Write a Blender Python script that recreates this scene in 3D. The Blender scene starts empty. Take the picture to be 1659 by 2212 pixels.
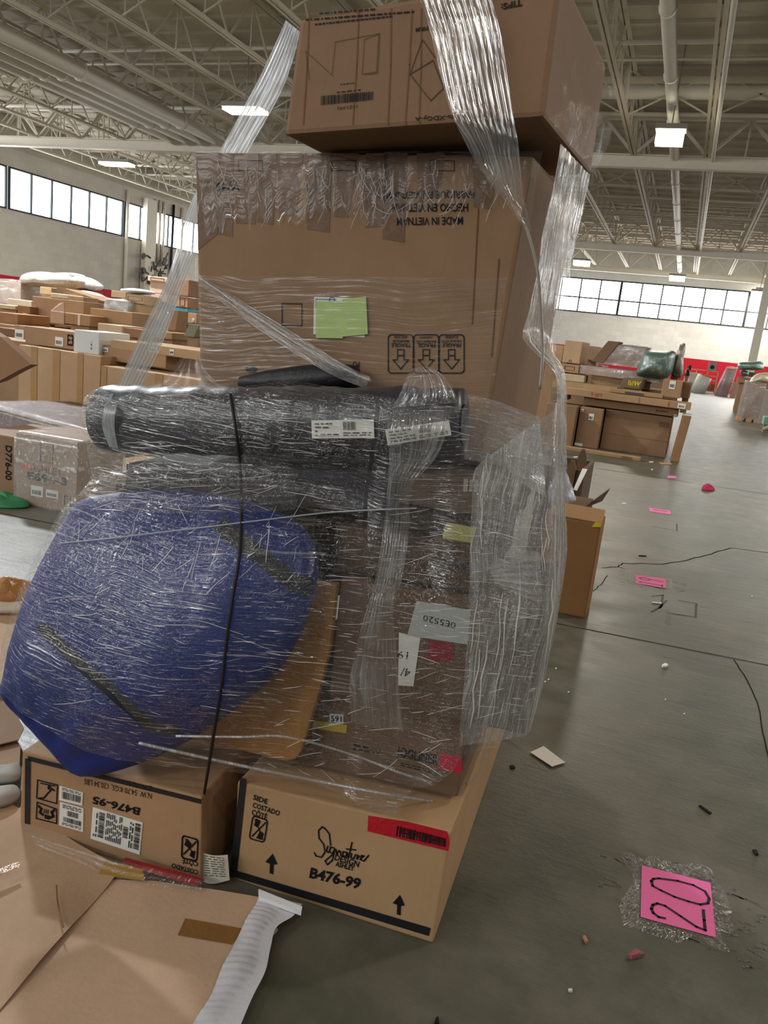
import bpy, bmesh, math, random
from mathutils import Vector, Matrix, noise
from mathutils.bvhtree import BVHTree
SC = bpy.context.scene
COL = SC.collection
random.seed(7)

# ------------------------------------------------------------------ camera, world, exposure
FPX, CX, CY, EYE = 1700.0, 829.5, 1106.0, 1.6
RX = Vector((0.92975425, 0.17708076, -0.32279936))     # world X in camera axes (right, down, forward)
RY = Vector((0.35148209, -0.16584968, 0.92138712))
RZ = Vector((0.10962376, -0.97012179, -0.21644016))
EYEP = Vector((0, 0, EYE))
cam = bpy.data.objects.new('camera', bpy.data.cameras.new('camera'))
COL.objects.link(cam)
cam.matrix_world = Matrix(((RX.x, -RX.y, -RX.z, 0), (RY.x, -RY.y, -RY.z, 0), (RZ.x, -RZ.y, -RZ.z, EYE), (0, 0, 0, 1)))
cam.data.sensor_fit = 'VERTICAL'
cam.data.sensor_height = 36.0
cam.data.lens = 36.0 * FPX / 2212.0
cam.data.clip_end = 400
SC.camera = cam
SC.view_settings.view_transform = 'Standard'
SC.view_settings.look = 'None'
SC.view_settings.gamma = 1.0
SC.view_settings.use_curve_mapping = False
SC.view_settings.exposure = -0.85
SC.cycles.transparent_max_bounces = 20
SC.cycles.max_bounces = 6
SC.cycles.diffuse_bounces = 3
SC.cycles.glossy_bounces = 3
SC.cycles.transmission_bounces = 4
SC.cycles.use_denoising = True
SC.cycles.use_adaptive_sampling = True
SC.cycles.adaptive_threshold = 0.02
SC.cycles.sample_clamp_indirect = 6.0
SC.cycles.caustics_reflective = False
SC.cycles.caustics_refractive = False
WINDOW_LIGHT = 16.0
LAMP_WATTS = 900.0
LAMP_GLOW = 30.0
world = bpy.data.worlds.new('sky'); SC.world = world
world.use_nodes = True
world.node_tree.nodes['Background'].inputs[0].default_value = (0.85, 0.93, 1.0, 1)
world.node_tree.nodes['Background'].inputs[1].default_value = 1.0

# ------------------------------------------------------------------ points from directions
def ray(px, py):
    c = Vector((px - CX, py - CY, FPX))
    return Vector((RX.dot(c), RY.dot(c), RZ.dot(c)))
def atZ(px, py, z=0.0):
    d = ray(px, py); return EYEP + d * ((z - EYE) / d.z)
def atY(px, py, y):
    d = ray(px, py); return EYEP + d * (y / d.y)
def atX(px, py, x):
    d = ray(px, py); return EYEP + d * (x / d.x)
class Plane:
    def __init__(s, p, n):
        s.p = Vector(p); s.n = Vector(n).normalized()
        if s.n.dot(EYEP - s.p) < 0: s.n = -s.n
    def hit(s, px, py, off=0.0):
        d = ray(px, py); t = (s.p + s.n * off - EYEP).dot(s.n) / d.dot(s.n)
        return EYEP + d * t
def plane3(a, b, c): return Plane(a, (b - a).cross(c - a))
DV = Vector((-0.062, 0.998, 0)).normalized()           # the pallet load's depth direction
RV = Vector((0.998, 0.062, 0)).normalized()
LOAD0 = atZ(935, 2038)
def FP(F): return Plane(LOAD0 + DV * F, DV)
def onF(px, py, F): return FP(F).hit(px, py)

# ------------------------------------------------------------------ materials
def lin(h):
    h = h.lstrip('#'); c = [int(h[i:i + 2], 16) / 255 for i in (0, 2, 4)]
    return tuple((x / 12.92 if x <= .04045 else ((x + .055) / 1.055) ** 2.4) for x in c) + (1,)
class NT:
    def __init__(s, name):
        s.m = bpy.data.materials.new(name); s.m.use_nodes = True
        s.t = s.m.node_tree; s.t.nodes.clear()
        s.out = s.t.nodes.new('ShaderNodeOutputMaterial')
    def n(s, typ, **kw):
        nd = s.t.nodes.new('ShaderNode' + typ)
        for k, v in kw.items():
            if k.startswith('_'): setattr(nd, k[1:], v)
            else:
                key = int(k[1:]) if k[0] == 'i' and k[1:].isdigit() else k.replace('__', ' ')
                if isinstance(v, bpy.types.NodeSocket): s.t.links.new(v, nd.inputs[key])
                else: nd.inputs[key].default_value = v
        return nd
    def ramp(s, fac, stops):
        r = s.n('ValToRGB', i0=fac); e = r.color_ramp.elements
        while len(e) < len(stops): e.new(0.5)
        for el, (p, c) in zip(e, stops):
            el.position = p; el.color = c if len(c) == 4 else (c[0],) * 3 + (1,)
        return r.outputs[0]
    def math(s, op, a, b=0.0, clamp=False):
        return s.n('Math', _operation=op, _use_clamp=clamp, i0=a, i1=b).outputs[0]
    def mix(s, f, a, b):
        m = s.n('Mix', _data_type='RGBA'); 
        for k, v in ((0, f), (6, a), (7, b)):
            if isinstance(v, bpy.types.NodeSocket): s.t.links.new(v, m.inputs[k])
            else: m.inputs[k].default_value = v
        return m.outputs[2]
    def end(s, sh): s.t.links.new(sh, s.out.inputs[0]); return s.m
MATS = {}
def flat(hexc, rough=.6, spec=.3, metal=0.0, var=.08, scale=6.0, bump=0.0, bscale=60.0):
    key = ('f', hexc, rough, spec, metal, var, scale, bump, bscale)
    if key in MATS: return MATS[key]
    t = NT('mat_' + hexc.strip('#')); c = lin(hexc)
    co = t.n('TexCoord').outputs['Object']
    nz = t.n('TexNoise', Vector=co, Scale=scale, Detail=4.0).outputs[0]
    col = t.mix(nz, tuple(x * (1 - var) for x in c[:3]) + (1,), tuple(min(1, x * (1 + var)) for x in c[:3]) + (1,))
    kw = {}
    if bump:
        n2 = t.n('TexNoise', Vector=co, Scale=bscale, Detail=3.0).outputs[0]
        kw['Normal'] = t.n('Bump', Strength=bump, Distance=.01, Height=n2).outputs[0]
    p = t.n('BsdfPrincipled', Base__Color=col, Roughness=rough, Metallic=metal, **kw)
    p.inputs['Specular IOR Level'].default_value = spec
    MATS[key] = t.end(p.outputs[0]); return MATS[key]
def card(hexc, scale=5.0):
    key = ('c', hexc)
    if key in MATS: return MATS[key]
    t = NT('cardboard_' + hexc.strip('#')); c = lin(hexc); g = .3 * c[0] + .55 * c[1] + .15 * c[2]; c = tuple((x * .82 + g * .18) * .92 for x in c[:3]) + (1,)
    co = t.n('TexCoord').outputs['Object']
    big = t.n('TexNoise', Vector=co, Scale=2.2, Detail=5.0, Roughness=.65).outputs[0]
    fine = t.n('TexNoise', Vector=t.n('Mapping', Vector=co, Scale=(60, 60, 6)).outputs[0], Scale=1.0, Detail=3.0).outputs[0]
    scuff = t.n('TexNoise', Vector=co, Scale=14.0, Detail=6.0, Roughness=.7).outputs[0]
    a = t.mix(t.ramp(big, [(.3, (0,)), (.7, (1,))]), tuple(x * .86 for x in c[:3]) + (1,), tuple(min(1, x * 1.1) for x in c[:3]) + (1,))
    b = t.mix(t.math('MULTIPLY', fine, .22), a, tuple(x * .7 for x in c[:3]) + (1,))
    d = t.mix(t.ramp(scuff, [(.62, (0,)), (.78, (.35,))]), b, tuple(min(1, x * 1.35 + .02) for x in c[:3]) + (1,))
    h = t.math('ADD', t.math('MULTIPLY', fine, .3), big)
    p = t.n('BsdfPrincipled', Base__Color=d, Roughness=.68, Normal=t.n('Bump', Strength=.25, Distance=.01, Height=h).outputs[0])
    p.inputs['Specular IOR Level'].default_value = .25
    MATS[key] = t.end(p.outputs[0]); return MATS[key]
def glow(hexc, strength):
    t = NT('glow'); return t.end(t.n('Emission', Color=lin(hexc), Strength=strength).outputs[0])
def film(name, su, sv, dens=.5, haze=.05, crackle=.4, white=.5, rough=.2, tint=(1, 1, 1, 1), patch=3.0, bump=.7, base=.14, dist=.005):
    """clear stretch film: see-through, with stretched wrinkles and folds that catch the light, plus white streaks painted as highlights"""
    t = NT(name)
    uv = t.n('UVMap').outputs[0]
    warp = t.n('TexNoise', Vector=uv, Scale=2.5, Detail=2.0).outputs['Color']
    wuv = t.n('VectorMath', _operation='MULTIPLY_ADD', i0=warp, i1=(.10, .10, 0), i2=uv).outputs[0]
    n1 = t.n('TexNoise', Vector=t.n('Mapping', Vector=wuv, Scale=(su, sv, 1)).outputs[0], Scale=1.0, Detail=2.0, Roughness=.45).outputs[0]
    n2 = t.n('TexNoise', Vector=t.n('Mapping', Vector=wuv, Scale=(su * 5, sv * 2.2, 1), Rotation=(0, 0, .12)).outputs[0], Scale=1.0, Detail=1.0, Roughness=.5).outputs[0]
    n3 = t.n('TexNoise', Vector=wuv, Scale=70.0, Detail=2.0, Roughness=.55, Distortion=1.6).outputs[0]
    big = t.n('TexNoise', Vector=uv, Scale=patch, Detail=3.0, Roughness=.6).outputs[0]
    lo = .74 - .22 * dens
    r1 = t.ramp(n1, [(lo, (0,)), (lo + .10, (1,))])
    r2 = t.ramp(n2, [(lo + .03, (0,)), (lo + .09, (1,))])
    r3 = t.ramp(n3, [(.455, (0,)), (.495, (1,)), (.535, (0,))])
    pb = t.ramp(big, [(.40, (.04,)), (.66, (1,))])
    pc = t.ramp(big, [(.42, (1,)), (.62, (.0,))])
    s = t.math('ADD', t.math('MULTIPLY', t.math('MAXIMUM', r1, r2), t.math('MULTIPLY', pb, .75)),
               t.math('MULTIPLY', r3, t.math('MULTIPLY', pc, crackle)))
    fac = t.math('ADD', t.math('ADD', s, base), t.math('MULTIPLY', pb, haze), True)
    h = t.math('ADD', t.math('ADD', n1, t.math('MULTIPLY', n2, .3)), t.math('MULTIPLY', r3, .22 * crackle))
    nrm = t.n('Bump', Strength=bump, Distance=dist, Height=h).outputs[0]
    gl = t.n('BsdfGlossy', Color=tint, Roughness=rough, Normal=nrm).outputs[0]
    df = t.n('BsdfDiffuse', Color=tuple(x * .8 for x in tint[:3]) + (1,), Normal=nrm).outputs[0]
    tl = t.n('BsdfTranslucent', Color=tuple(x * .8 for x in tint[:3]) + (1,), Normal=nrm).outputs[0]
    ml = t.n('MixShader', i0=.4, i1=df, i2=tl).outputs[0]  # white body keeps the streaks bright, standing in for highlights
    fs = t.n('MixShader', i0=white, i1=gl, i2=ml).outputs[0]
    tr = t.n('BsdfTransparent', Color=tuple(x * .97 for x in tint[:3]) + (1,)).outputs[0]
    return t.end(t.n('MixShader', i0=fac, i1=tr, i2=fs).outputs[0])

INK = flat('#17161a', .7, .2, var=.02)
PAPER = flat('#e8e6de', .6, .3, var=.03)
STEEL = flat('#cfc6b4', .55, .35, var=.10, scale=.9)
STEEL2 = flat('#ded8ca', .55, .35, var=.08, scale=1.2)
WHITEM = flat('#dcdad2', .5, .4, var=.04)
BLACK = flat('#121214', .55, .3, var=.05)

# ------------------------------------------------------------------ mesh collecting
class MB:
    def __init__(s): s.v = []; s.f = []; s.mi = []
    def add(s, vs, fs, m=0):
        o = len(s.v); s.v += [Vector(v) for v in vs]; s.f += [tuple(i + o for i in f) for f in fs]; s.mi += [m] * len(fs)
    def hexa(s, c, m=0):      # c: four corners of one face (loop), four of the opposite
        s.add(c, [(3, 2, 1, 0), (4, 5, 6, 7), (0, 1, 5, 4), (1, 2, 6, 5), (2, 3, 7, 6), (3, 0, 4, 7)], m)
    def box(s, a, b, m=0):
        x0, y0, z0 = a; x1, y1, z1 = b
        s.hexa([(x0, y0, z0), (x1, y0, z0), (x1, y0, z1), (x0, y0, z1), (x0, y1, z0), (x1, y1, z0), (x1, y1, z1), (x0, y1, z1)], m)
    def bar(s, p, q, w, h, m=0, up=Vector((0, 0, 1))):
        p = Vector(p); q = Vector(q); d = (q - p).normalized()
        if abs(d.dot(up)) > .98: up = Vector((0, 1, 0))
        a = d.cross(up).normalized() * w / 2; b = a.cross(d).normalized() * h / 2
        s.hexa([p - a - b, p + a - b, p + a + b, p - a + b, q - a - b, q + a - b, q + a + b, q - a + b], m)
    def tube(s, pts, r, n=8, m=0, cap=True):
        pts = [Vector(p) for p in pts]; o = len(s.v); N = len(pts)
        rs = r if isinstance(r, (list, tuple)) else [r] * N
        prev = None
        for i, p in enumerate(pts):
            d = (pts[min(i + 1, N - 1)] - pts[max(i - 1, 0)]).normalized()
            if prev is None:
                prev = d.cross(Vector((0, 0, 1)) if abs(d.z) < .9 else Vector((0, 1, 0))).normalized()
            a = (prev - d * prev.dot(d)).normalized(); b = d.cross(a); prev = a
            for k in range(n):
                t = 2 * math.pi * k / n; s.v.append(p + (a * math.cos(t) + b * math.sin(t)) * rs[i])
        for i in range(N - 1):
            for k in range(n):
                s.f.append((o + i * n + k, o + i * n + (k + 1) % n, o + (i + 1) * n + (k + 1) % n, o + (i + 1) * n + k)); s.mi.append(m)
        if cap:
            s.f.append(tuple(o + k for k in range(n))[::-1]); s.mi.append(m)
            s.f.append(tuple(o + (N - 1) * n + k for k in range(n))); s.mi.append(m)
    def prism(s, pts, vec, m=0):
        n = len(pts); pts = [Vector(p) for p in pts]; vec = Vector(vec)
        s.add(pts + [p + vec for p in pts], [tuple(range(n))[::-1], tuple(range(n, 2 * n))] + [(i, (i + 1) % n, (i + 1) % n + n, i + n) for i in range(n)], m)
    def build(s, name, mats, parent=None, loc=None, smooth=False, bevel=0.0, fix=True):
        if not isinstance(mats, (list, tuple)): mats = [mats]
        base = Vector((0, 0, 0))
        if parent is not None: base = ROOT[parent.name]
        elif loc is not None: base = Vector(loc)
        me = bpy.data.meshes.new(name)
        me.from_pydata([tuple(v - base) for v in s.v], [], s.f)
        for m in mats: me.materials.append(m)
        me.polygons.foreach_set('material_index', s.mi)
        if fix or bevel:
            bm = bmesh.new(); bm.from_mesh(me)
            if bevel:
                bmesh.ops.bevel(bm, geom=[e for e in bm.edges if len(e.link_faces) == 2 and e.calc_face_angle(0) > .6], offset=bevel, segments=2, affect='EDGES', profile=.6)
            bmesh.ops.recalc_face_normals(bm, faces=bm.faces); bm.to_mesh(me); bm.free()
        if smooth:
            for p in me.polygons: p.use_smooth = True
        ob = bpy.data.objects.new(name, me); COL.objects.link(ob)
        if parent is not None: ob.parent = parent
        else: ob.location = base
        ROOT[ob.name] = base
        return ob
ROOT = {}
def empty(name, loc):
    o = bpy.data.objects.new(name, None); COL.objects.link(o); o.location = loc; ROOT[o.name] = Vector(loc)
    o.empty_display_size = .1
    return o
def tag(o, label, cat, group=None, kind=None):
    o['label'] = label; o['category'] = cat
    if group: o['group'] = group
    if kind: o['kind'] = kind
    return o
def struct(o, label=None, cat=None):
    o['kind'] = 'structure'
    if label: o['label'] = label; o['category'] = cat
    return o
def grid(name, P, mat, parent=None, loc=None, uvs=None, smooth=True):
    """P: rows of points; UV in metres along the rows and columns"""
    nv, nu = len(P), len(P[0])
    base = ROOT[parent.name] if parent is not None else (Vector(loc) if loc is not None else Vector((0, 0, 0)))
    me = bpy.data.meshes.new(name)
    me.from_pydata([tuple(p - base) for r in P for p in r], [], [(j * nu + i, j * nu + i + 1, (j + 1) * nu + i + 1, (j + 1) * nu + i) for j in range(nv - 1) for i in range(nu - 1)])
    if uvs is None:
        mid = P[nv // 2]; us = [0.0]
        for i in range(1, nu): us.append(us[-1] + (mid[i] - mid[i - 1]).length)
        vs = [0.0]
        for j in range(1, nv): vs.append(vs[-1] + (P[j][nu // 2] - P[j - 1][nu // 2]).length)
        uvs = [[(u, v) for u in us] for v in vs]
    lay = me.uv_layers.new(name='UVMap'); flatuv = [x for r in uvs for x in r]
    for l in me.loops: lay.data[l.index].uv = flatuv[l.vertex_index]
    me.materials.append(mat)
    if smooth:
        for p in me.polygons: p.use_smooth = True
    ob = bpy.data.objects.new(name, me); COL.objects.link(ob)
    if parent is not None: ob.parent = parent
    else: ob.location = base
    ROOT[ob.name] = base
    return ob

# ------------------------------------------------------------------ printing on faces
TXT = {}
def text2d(s, bold=0.0):
    if (s, bold) in TXT: return TXT[(s, bold)]
    cu = bpy.data.curves.new('t', 'FONT'); cu.body = s; cu.size = 1; cu.offset = bold; cu.resolution_u = 2
    ob = bpy.data.objects.new('t', cu); COL.objects.link(ob)
    dg = bpy.context.evaluated_depsgraph_get(); me = ob.evaluated_get(dg).to_mesh()
    vs = [(v.co.x, v.co.y) for v in me.vertices]; fs = [tuple(p.vertices) for p in me.polygons]
    ob.evaluated_get(dg).to_mesh_clear()
    bpy.data.objects.remove(ob); bpy.data.curves.remove(cu)
    x0 = min(v[0] for v in vs); x1 = max(v[0] for v in vs); y0 = min(v[1] for v in vs); y1 = max(v[1] for v in vs)
    TXT[(s, bold)] = ([((x - x0) / (x1 - x0), (y - y0) / max(y1 - y0, 1e-6)) for x, y in vs], fs)
    return TXT[(s, bold)]
def put_text(mb, pl, s, o, e, t, off=.002, m=0, bold=.0):
    """text with its lower-left at o, lower-right at e, upper-left at t"""
    O = pl.hit(*o, off); U = pl.hit(*e, off) - O; V = pl.hit(*t, off) - O
    vs, fs = text2d(s, bold); mb.add([O + U * x + V * y for x, y in vs], fs, m)
def put_line(mb, pl, pts, w, closed=False, off=.002, m=0):
    P = [pl.hit(*p, off) for p in pts]
    if closed: P.append(P[0])
    for a, b in zip(P, P[1:]):
        d = (b - a)
        if d.length < 1e-6: continue
        d.normalize(); s = d.cross(pl.n) * w / 2; e = d * w * .4
        mb.add([a - s - e, a + s - e, b + s + e, b - s + e], [(0, 1, 2, 3)], m)
def put_poly(mb, pl, pts, off=.002, m=0):
    mb.add([pl.hit(*p, off) for p in pts], [tuple(range(len(pts)))], m)
def put_bars(mb, pl, q, n=26, off=.003, m=0, seed=1):
    """bar code inside quad q (pixel loop o, e, f, t)"""
    r = random.Random(seed); O, E_, F_, T = [pl.hit(*p, off) for p in q]
    x = 0.0
    while x < 1:
        w = r.choice((1, 1, 2, 3)) / (n * 3.2); x2 = min(1, x + w)
        mb.add([O.lerp(E_, x), O.lerp(E_, x2), T.lerp(F_, x2), T.lerp(F_, x)], [(0, 1, 2, 3)], m)
        x = x2 + r.choice((1, 1, 2)) / (n * 3.2)
def put_rows(mb, pl, q, rows=5, off=.003, m=0, seed=3, fill=.45, words=5):
    """lines of fine print inside quad q, as short dashes too small to read"""
    r = random.Random(seed); O, E_, F_, T = [pl.hit(*p, off) for p in q]
    for k in range(rows):
        y0 = (k + .25) / rows; y1 = y0 + fill / rows; x = 0.0
        while x < .97:
            w = r.uniform(.4, 1.4) / words; x2 = min(1, x + w)
            A = lambda u, v: O.lerp(E_, u).lerp(T.lerp(F_, u), v)
            mb.add([A(x, y0), A(x2, y0), A(x2, y1), A(x, y1)], [(0, 1, 2, 3)], m); x = x2 + .35 / words
            if r.random() < .06: break
def slab(pl, q, thick, off=.001):
    """thin sheet standing on plane pl"""
    mb = MB(); a = [pl.hit(*p, off) for p in q]; mb.prism(a, pl.n * thick); return mb
def rrect(x0, y0, x1, y1, r, skew=0.0, n=4):
    out = []
    for cx, cy, a0 in ((x1 - r, y0 + r, -90), (x1 - r, y1 - r, 0), (x0 + r, y1 - r, 90), (x0 + r, y0 + r, 180)):
        for k in range(n + 1):
            a = math.radians(a0 + 90 * k / n); out.append((cx + r * math.cos(a), cy + r * math.sin(a)))
    return out
def warp(q, pts):
    """unit-square points into a pixel quad o, e, f, t"""
    (ox, oy), (ex, ey), (fx, fy), (tx, ty) = q
    return [((ox * (1 - u) + ex * u) * (1 - v) + (tx * (1 - u) + fx * u) * v, (oy * (1 - u) + ey * u) * (1 - v) + (ty * (1 - u) + fy * u) * v) for u, v in pts]

# ================================================================== THE HALL
XL, XR, YB, YF, ZD = -39.6, 27.0, -14.0, 78.0, 11.8
def floor_mat():
    t = NT('worn_concrete'); co = t.n('TexCoord').outputs['Object']
    big = t.n('TexNoise', Vector=co, Scale=.55, Detail=5.0, Roughness=.6).outputs[0]
    med = t.n('TexNoise', Vector=co, Scale=3.5, Detail=6.0, Roughness=.65).outputs[0]
    fin = t.n('TexNoise', Vector=co, Scale=45.0, Detail=4.0, Roughness=.7).outputs[0]
    scr = t.n('TexNoise', Vector=t.n('Mapping', Vector=co, Scale=(3, 22, 1), Rotation=(0, 0, .25)).outputs[0], Scale=1.0, Detail=5.0, Roughness=.7).outputs[0]
    a = t.mix(t.ramp(big, [(.35, (0,)), (.65, (1,))]), lin('#454b40'), lin('#6a6354'))
    b = t.mix(t.ramp(med, [(.4, (0,)), (.75, (.6,))]), a, lin('#807a6b'))
    c = t.mix(t.ramp(scr, [(.60, (0,)), (.72, (.5,))]), b, lin('#3a3931'))
    d = t.mix(t.math('MULTIPLY', fin, .3), c, lin('#454339'))
    ro = t.ramp(t.math('ADD', t.math('MULTIPLY', med, .6), t.math('MULTIPLY', scr, .4)), [(.35, (.30,)), (.65, (.48,))])
    p = t.n('BsdfPrincipled', Base__Color=d, Roughness=ro, Normal=t.n('Bump', Strength=.12, Distance=.01, Height=t.math('ADD', fin, scr)).outputs[0])
    p.inputs['Specular IOR Level'].default_value = .55
    return t.end(p.outputs[0])
def wall_mat(hexc, name):
    t = NT(name); co = t.n('TexCoord').outputs['Object']; c = lin(hexc)
    rot = t.n('Mapping', Vector=co, Rotation=(math.pi / 2, 0, 0)).outputs[0]
    sep = t.n('SeparateXYZ', Vector=co)
    uv = t.n('CombineXYZ', X=t.math('ADD', sep.outputs[0], sep.outputs[1]), Y=sep.outputs[2]).outputs[0]
    br = t.n('TexBrick', Vector=uv, Color1=c, Color2=tuple(x * .9 for x in c[:3]) + (1,), Mortar=tuple(x * .86 for x in c[:3]) + (1,), Scale=1.0, Mortar__Size=.012)
    br.inputs['Brick Width'].default_value = .9; br.inputs['Row Height'].default_value = .45
    nz = t.n('TexNoise', Vector=co, Scale=.8, Detail=6.0, Roughness=.65).outputs[0]
    col = t.mix(t.ramp(nz, [(.4, (0,)), (.75, (.45,))]), br.outputs[0], tuple(x * .7 for x in c[:3]) + (1,))
    return t.end(t.n('BsdfPrincipled', Base__Color=col, Roughness=.8).outputs[0])
m_wall_l = wall_mat('#cdc8be', 'grey_block_wall'); m_wall_f = wall_mat('#e2e2df', 'painted_block_wall')
m_red = flat('#b3122a', .6, .3, var=.06)
m_deck = flat('#d6cec0', .8, .2, var=.10, scale=.5)

fl = MB()
fl.box((XL, YB, -.3), (XR, YF, 0), 0)
def flr(pts, w):
    P = [atZ(*p, .0015) for p in pts]
    for a, b in zip(P, P[1:]):
        d = (b - a).normalized(); s = Vector((-d.y, d.x, 0)) * w / 2; e = d * w * .3
        fl.add([a - s - e, a + s - e, b + s + e, b - s + e], [(0, 1, 2, 3)], 1)
z7 = lambda x, y: (1100 + x / 2.968, 960 + y / 2.968)
J1 = (z7(270, 1140), z7(1659, 1415)); J2 = (z7(1080, 232), z7(1659, 320))
for (a, b), w in ((J1, .010), (J2, .016)):
    A = atZ(*a, .0015); B = atZ(*b, .0015); d = (B - A).normalized(); s = Vector((-d.y, d.x, 0)) * w / 2
    A2, B2 = A - d * 9, B + d * 9
    fl.add([A2 - s, A2 + s, B2 + s, B2 - s], [(0, 1, 2, 3)], 1)
def jag(pts, w, seed):
    r = random.Random(seed); out = [pts[0]]
    for a, b in zip(pts, pts[1:]):
        for k in range(1, 5):
            f = k / 4; j = 3 if k < 4 else 0
            out.append((a[0] + (b[0] - a[0]) * f + r.uniform(-j, j) * .6, a[1] + (b[1] - a[1]) * f + r.uniform(-j, j) * .4))
    flr(out, w)
jag([z7(600, 790), z7(700, 785), z7(730, 760), z7(980, 768), z7(1130, 745), z7(1250, 712), z7(1420, 662), z7(1659, 692), z7(1950, 700)], .012, 1)
jag([z7(1440, 1380), z7(1520, 1500), z7(1590, 1650), z7(1640, 1900), z7(1690, 2120)], .006, 2)
jag([z7(630, 840), z7(590, 900), z7(520, 950)], .008, 3)
jag([z7(700, 785), z7(740, 800)], .008, 4)
jag([(105, 1243), (40, 1262)], .008, 5)
floor = struct(fl.build('floor', [floor_mat(), flat('#2b2924', .9, .1)]), 'grey green worn concrete hall floor with joints and cracks', 'floor')

def wall(name, axis, pos, a, b, win, m, label, thick=.3, redtop=0.0, sgn=1):
    mb = MB(); lo, hi = (pos, pos - thick * sgn)
    lo, hi = min(lo, hi), max(lo, hi)
    def put(u0, u1, z0, z1, mi):
        if axis == 'x': mb.box((lo, u0, z0), (hi, u1, z1), mi)
        else: mb.box((u0, lo, z0), (u1, hi, z1), mi)
    z0, z1 = win
    put(a, b, redtop, z0, 0); put(a, b, z1, ZD + .2, 0)
    if redtop: put(a, b, 0, redtop, 1)
    return struct(mb.build(name, [m, m_red]), label, 'wall')
wall('wall_left', 'x', XL, YB, YF, (6.55, 9.0), m_wall_l, 'grey block wall with red band under the left clerestory windows', redtop=2.7)
wall('wall_far', 'y', YF, XL, XR, (5.85, 8.95), m_wall_f, 'pale block end wall with red band below windows at the aisle end', redtop=2.72, sgn=-1)
wall('wall_right', 'x', XR, YB, YF, (6.2, 9.0), m_wall_f, 'pale block wall on the unseen right side', sgn=-1)
wall('wall_back', 'y', YB, XL, XR, (5.2, 9.0), m_wall_f, 'pale block wall behind the viewer')
def pane_mat():
    t = NT('bright_pane'); co = t.n('TexCoord').outputs['Object']
    n = t.n('TexNoise', Vector=co, Scale=.9, Detail=5.0, Roughness=.6).outputs[0]
    c = t.mix(t.ramp(n, [(.5, (0,)), (.72, (1,))]), (1, 1, 1, 1), (.62, .80, .80, 1))
    return t.end(t.n('Emission', Color=c, Strength=WINDOW_LIGHT).outputs[0])
m_pane = pane_mat(); m_mull = flat('#3a3f42', .6, .2)
nwin = 0
def window(axis, pos, u0, n, w, z0, z1, mids, inward):
    global nwin; nwin += 1
    fr, pa = MB(), MB(); u1 = u0 + n * w; fw = .06 if axis == 'y' else .05
    def P(u, d, z): return (pos + d * inward, u, z) if axis == 'x' else (u, pos + d * inward, z)
    def bx(mb, ua, ub, za, zb, da, db):
        a, b = P(ua, da, za), P(ub, db, zb); mb.box([min(i, j) for i, j in zip(a, b)], [max(i, j) for i, j in zip(a, b)])
    pa.add([P(u0, -.12, z0), P(u1, -.12, z0), P(u1, -.12, z1), P(u0, -.12, z1)], [(0, 1, 2, 3)])
    for k in range(n + 1): bx(fr, u0 + k * w - fw, u0 + k * w + fw, z0, z1, -.10, .02)
    for z in [z0 + .05, z1 - .05] + mids: bx(fr, u0, u1, z - fw, z + fw, -.10, .03)
    o = fr.build('window_%d' % nwin, m_mull); struct(o, 'steel framed clerestory window number %d along the hall' % nwin, 'window')
    pa.build('pane', m_pane, o)
for k in range(-6, 3): window('x', XL, 49.2 - 10.32 + k * 10.6, 6, 1.72, 6.55, 9.0, [], 1)
for k in range(6): window('y', YF, -39.4 + k * 10.9, 6, 1.8, 5.85, 8.95, [7.2], -1)
for k in range(3, 8): window('x', XR, -13 + k * 11.3, 6, 1.8, 6.2, 9.0, [], -1)  # unseen windows on the right, added for their light
for k in range(3): window('y', YB, -39.0 + k * 10.9, 6, 1.8, 5.2, 9.0, [], 1)  # unseen windows behind the camera, added to light the load and film

# roof
dk = MB(); dk.box((XL, YB, ZD), (XR, YF, ZD + .25), 0)
y = YB + 1
while y < YF:
    dk.box((XL, y, ZD - .10), (XR, y + .12, ZD), 0); y += 1.3
struct(dk.build('ceiling', [m_deck]), 'pale ribbed roof deck above the steel trusses', 'ceiling')
GIR = (-8, 10, 36, 62, 76.5)
gz = 9.5
g = MB()
def girder_mesh(name, y):
    mb = MB(); L0, L1 = XL + .1, XR - .1
    mb.box((L0, y - .18, gz), (L1, y + .18, gz + .04)); mb.box((L0, y - .18, gz + .46), (L1, y + .18, gz + .5)); mb.box((L0, y - .03, gz + .04), (L1, y + .03, gz + .46))
    mb.box((L0, y - .15, 11.35), (L1, y + .15, 11.6))
    x = -3.5 - 2.83 * 12; up = True
    while x < L1 - 2.9:
        for s in (-.07, .07):
            mb.bar((x, y + s, gz + .5), (x + 1.41, y + s, 11.4), .06, .10); mb.bar((x + 1.41, y + s, 11.4), (x + 2.83, y + s, gz + .5), .06, .10)
        mb.bar((x + 1.41, y, gz + .5), (x + 1.41, y, 11.4), .07, .07)
        x += 2.83
    return struct(mb.build(name, STEEL2), 'deep pale steel roof girder across the hall, %s' % LBL[y], 'girder')
LBL = {-8: 'behind the viewer', 10: 'overhead near the pallet', 36: 'the wide one behind the tall wrapped pallet', 62: 'the second one down the aisle', 76.5: 'the one against the end windows'}
for k, yy in enumerate(GIR): girder_mesh('trim_%d' % (k + 1), yy)
def joist_mesh(L):
    mb = MB(); zb, zt = 10.0 - gz, 11.55 - gz
    for s in (-.075, .075):
        mb.bar((s, 0, zb), (s, L, zb), .10, .10); mb.bar((s, 0, zt), (s, L, zt), .10, .12)
    n = max(2, round(L / 2.6)); d = L / n
    for k in range(n):
        a, b = k * d, (k + .5) * d
        mb.bar((0, a, zb), (0, b, zt), .06, .06); mb.bar((0, b, zt), (0, a + d, zb), .06, .06); mb.bar((0, b, zb), (0, b, zt), .045, .045)
    return mb
spans = [(10, 36), (36, 62), (62, 76.5)]
nj = 10
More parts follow.
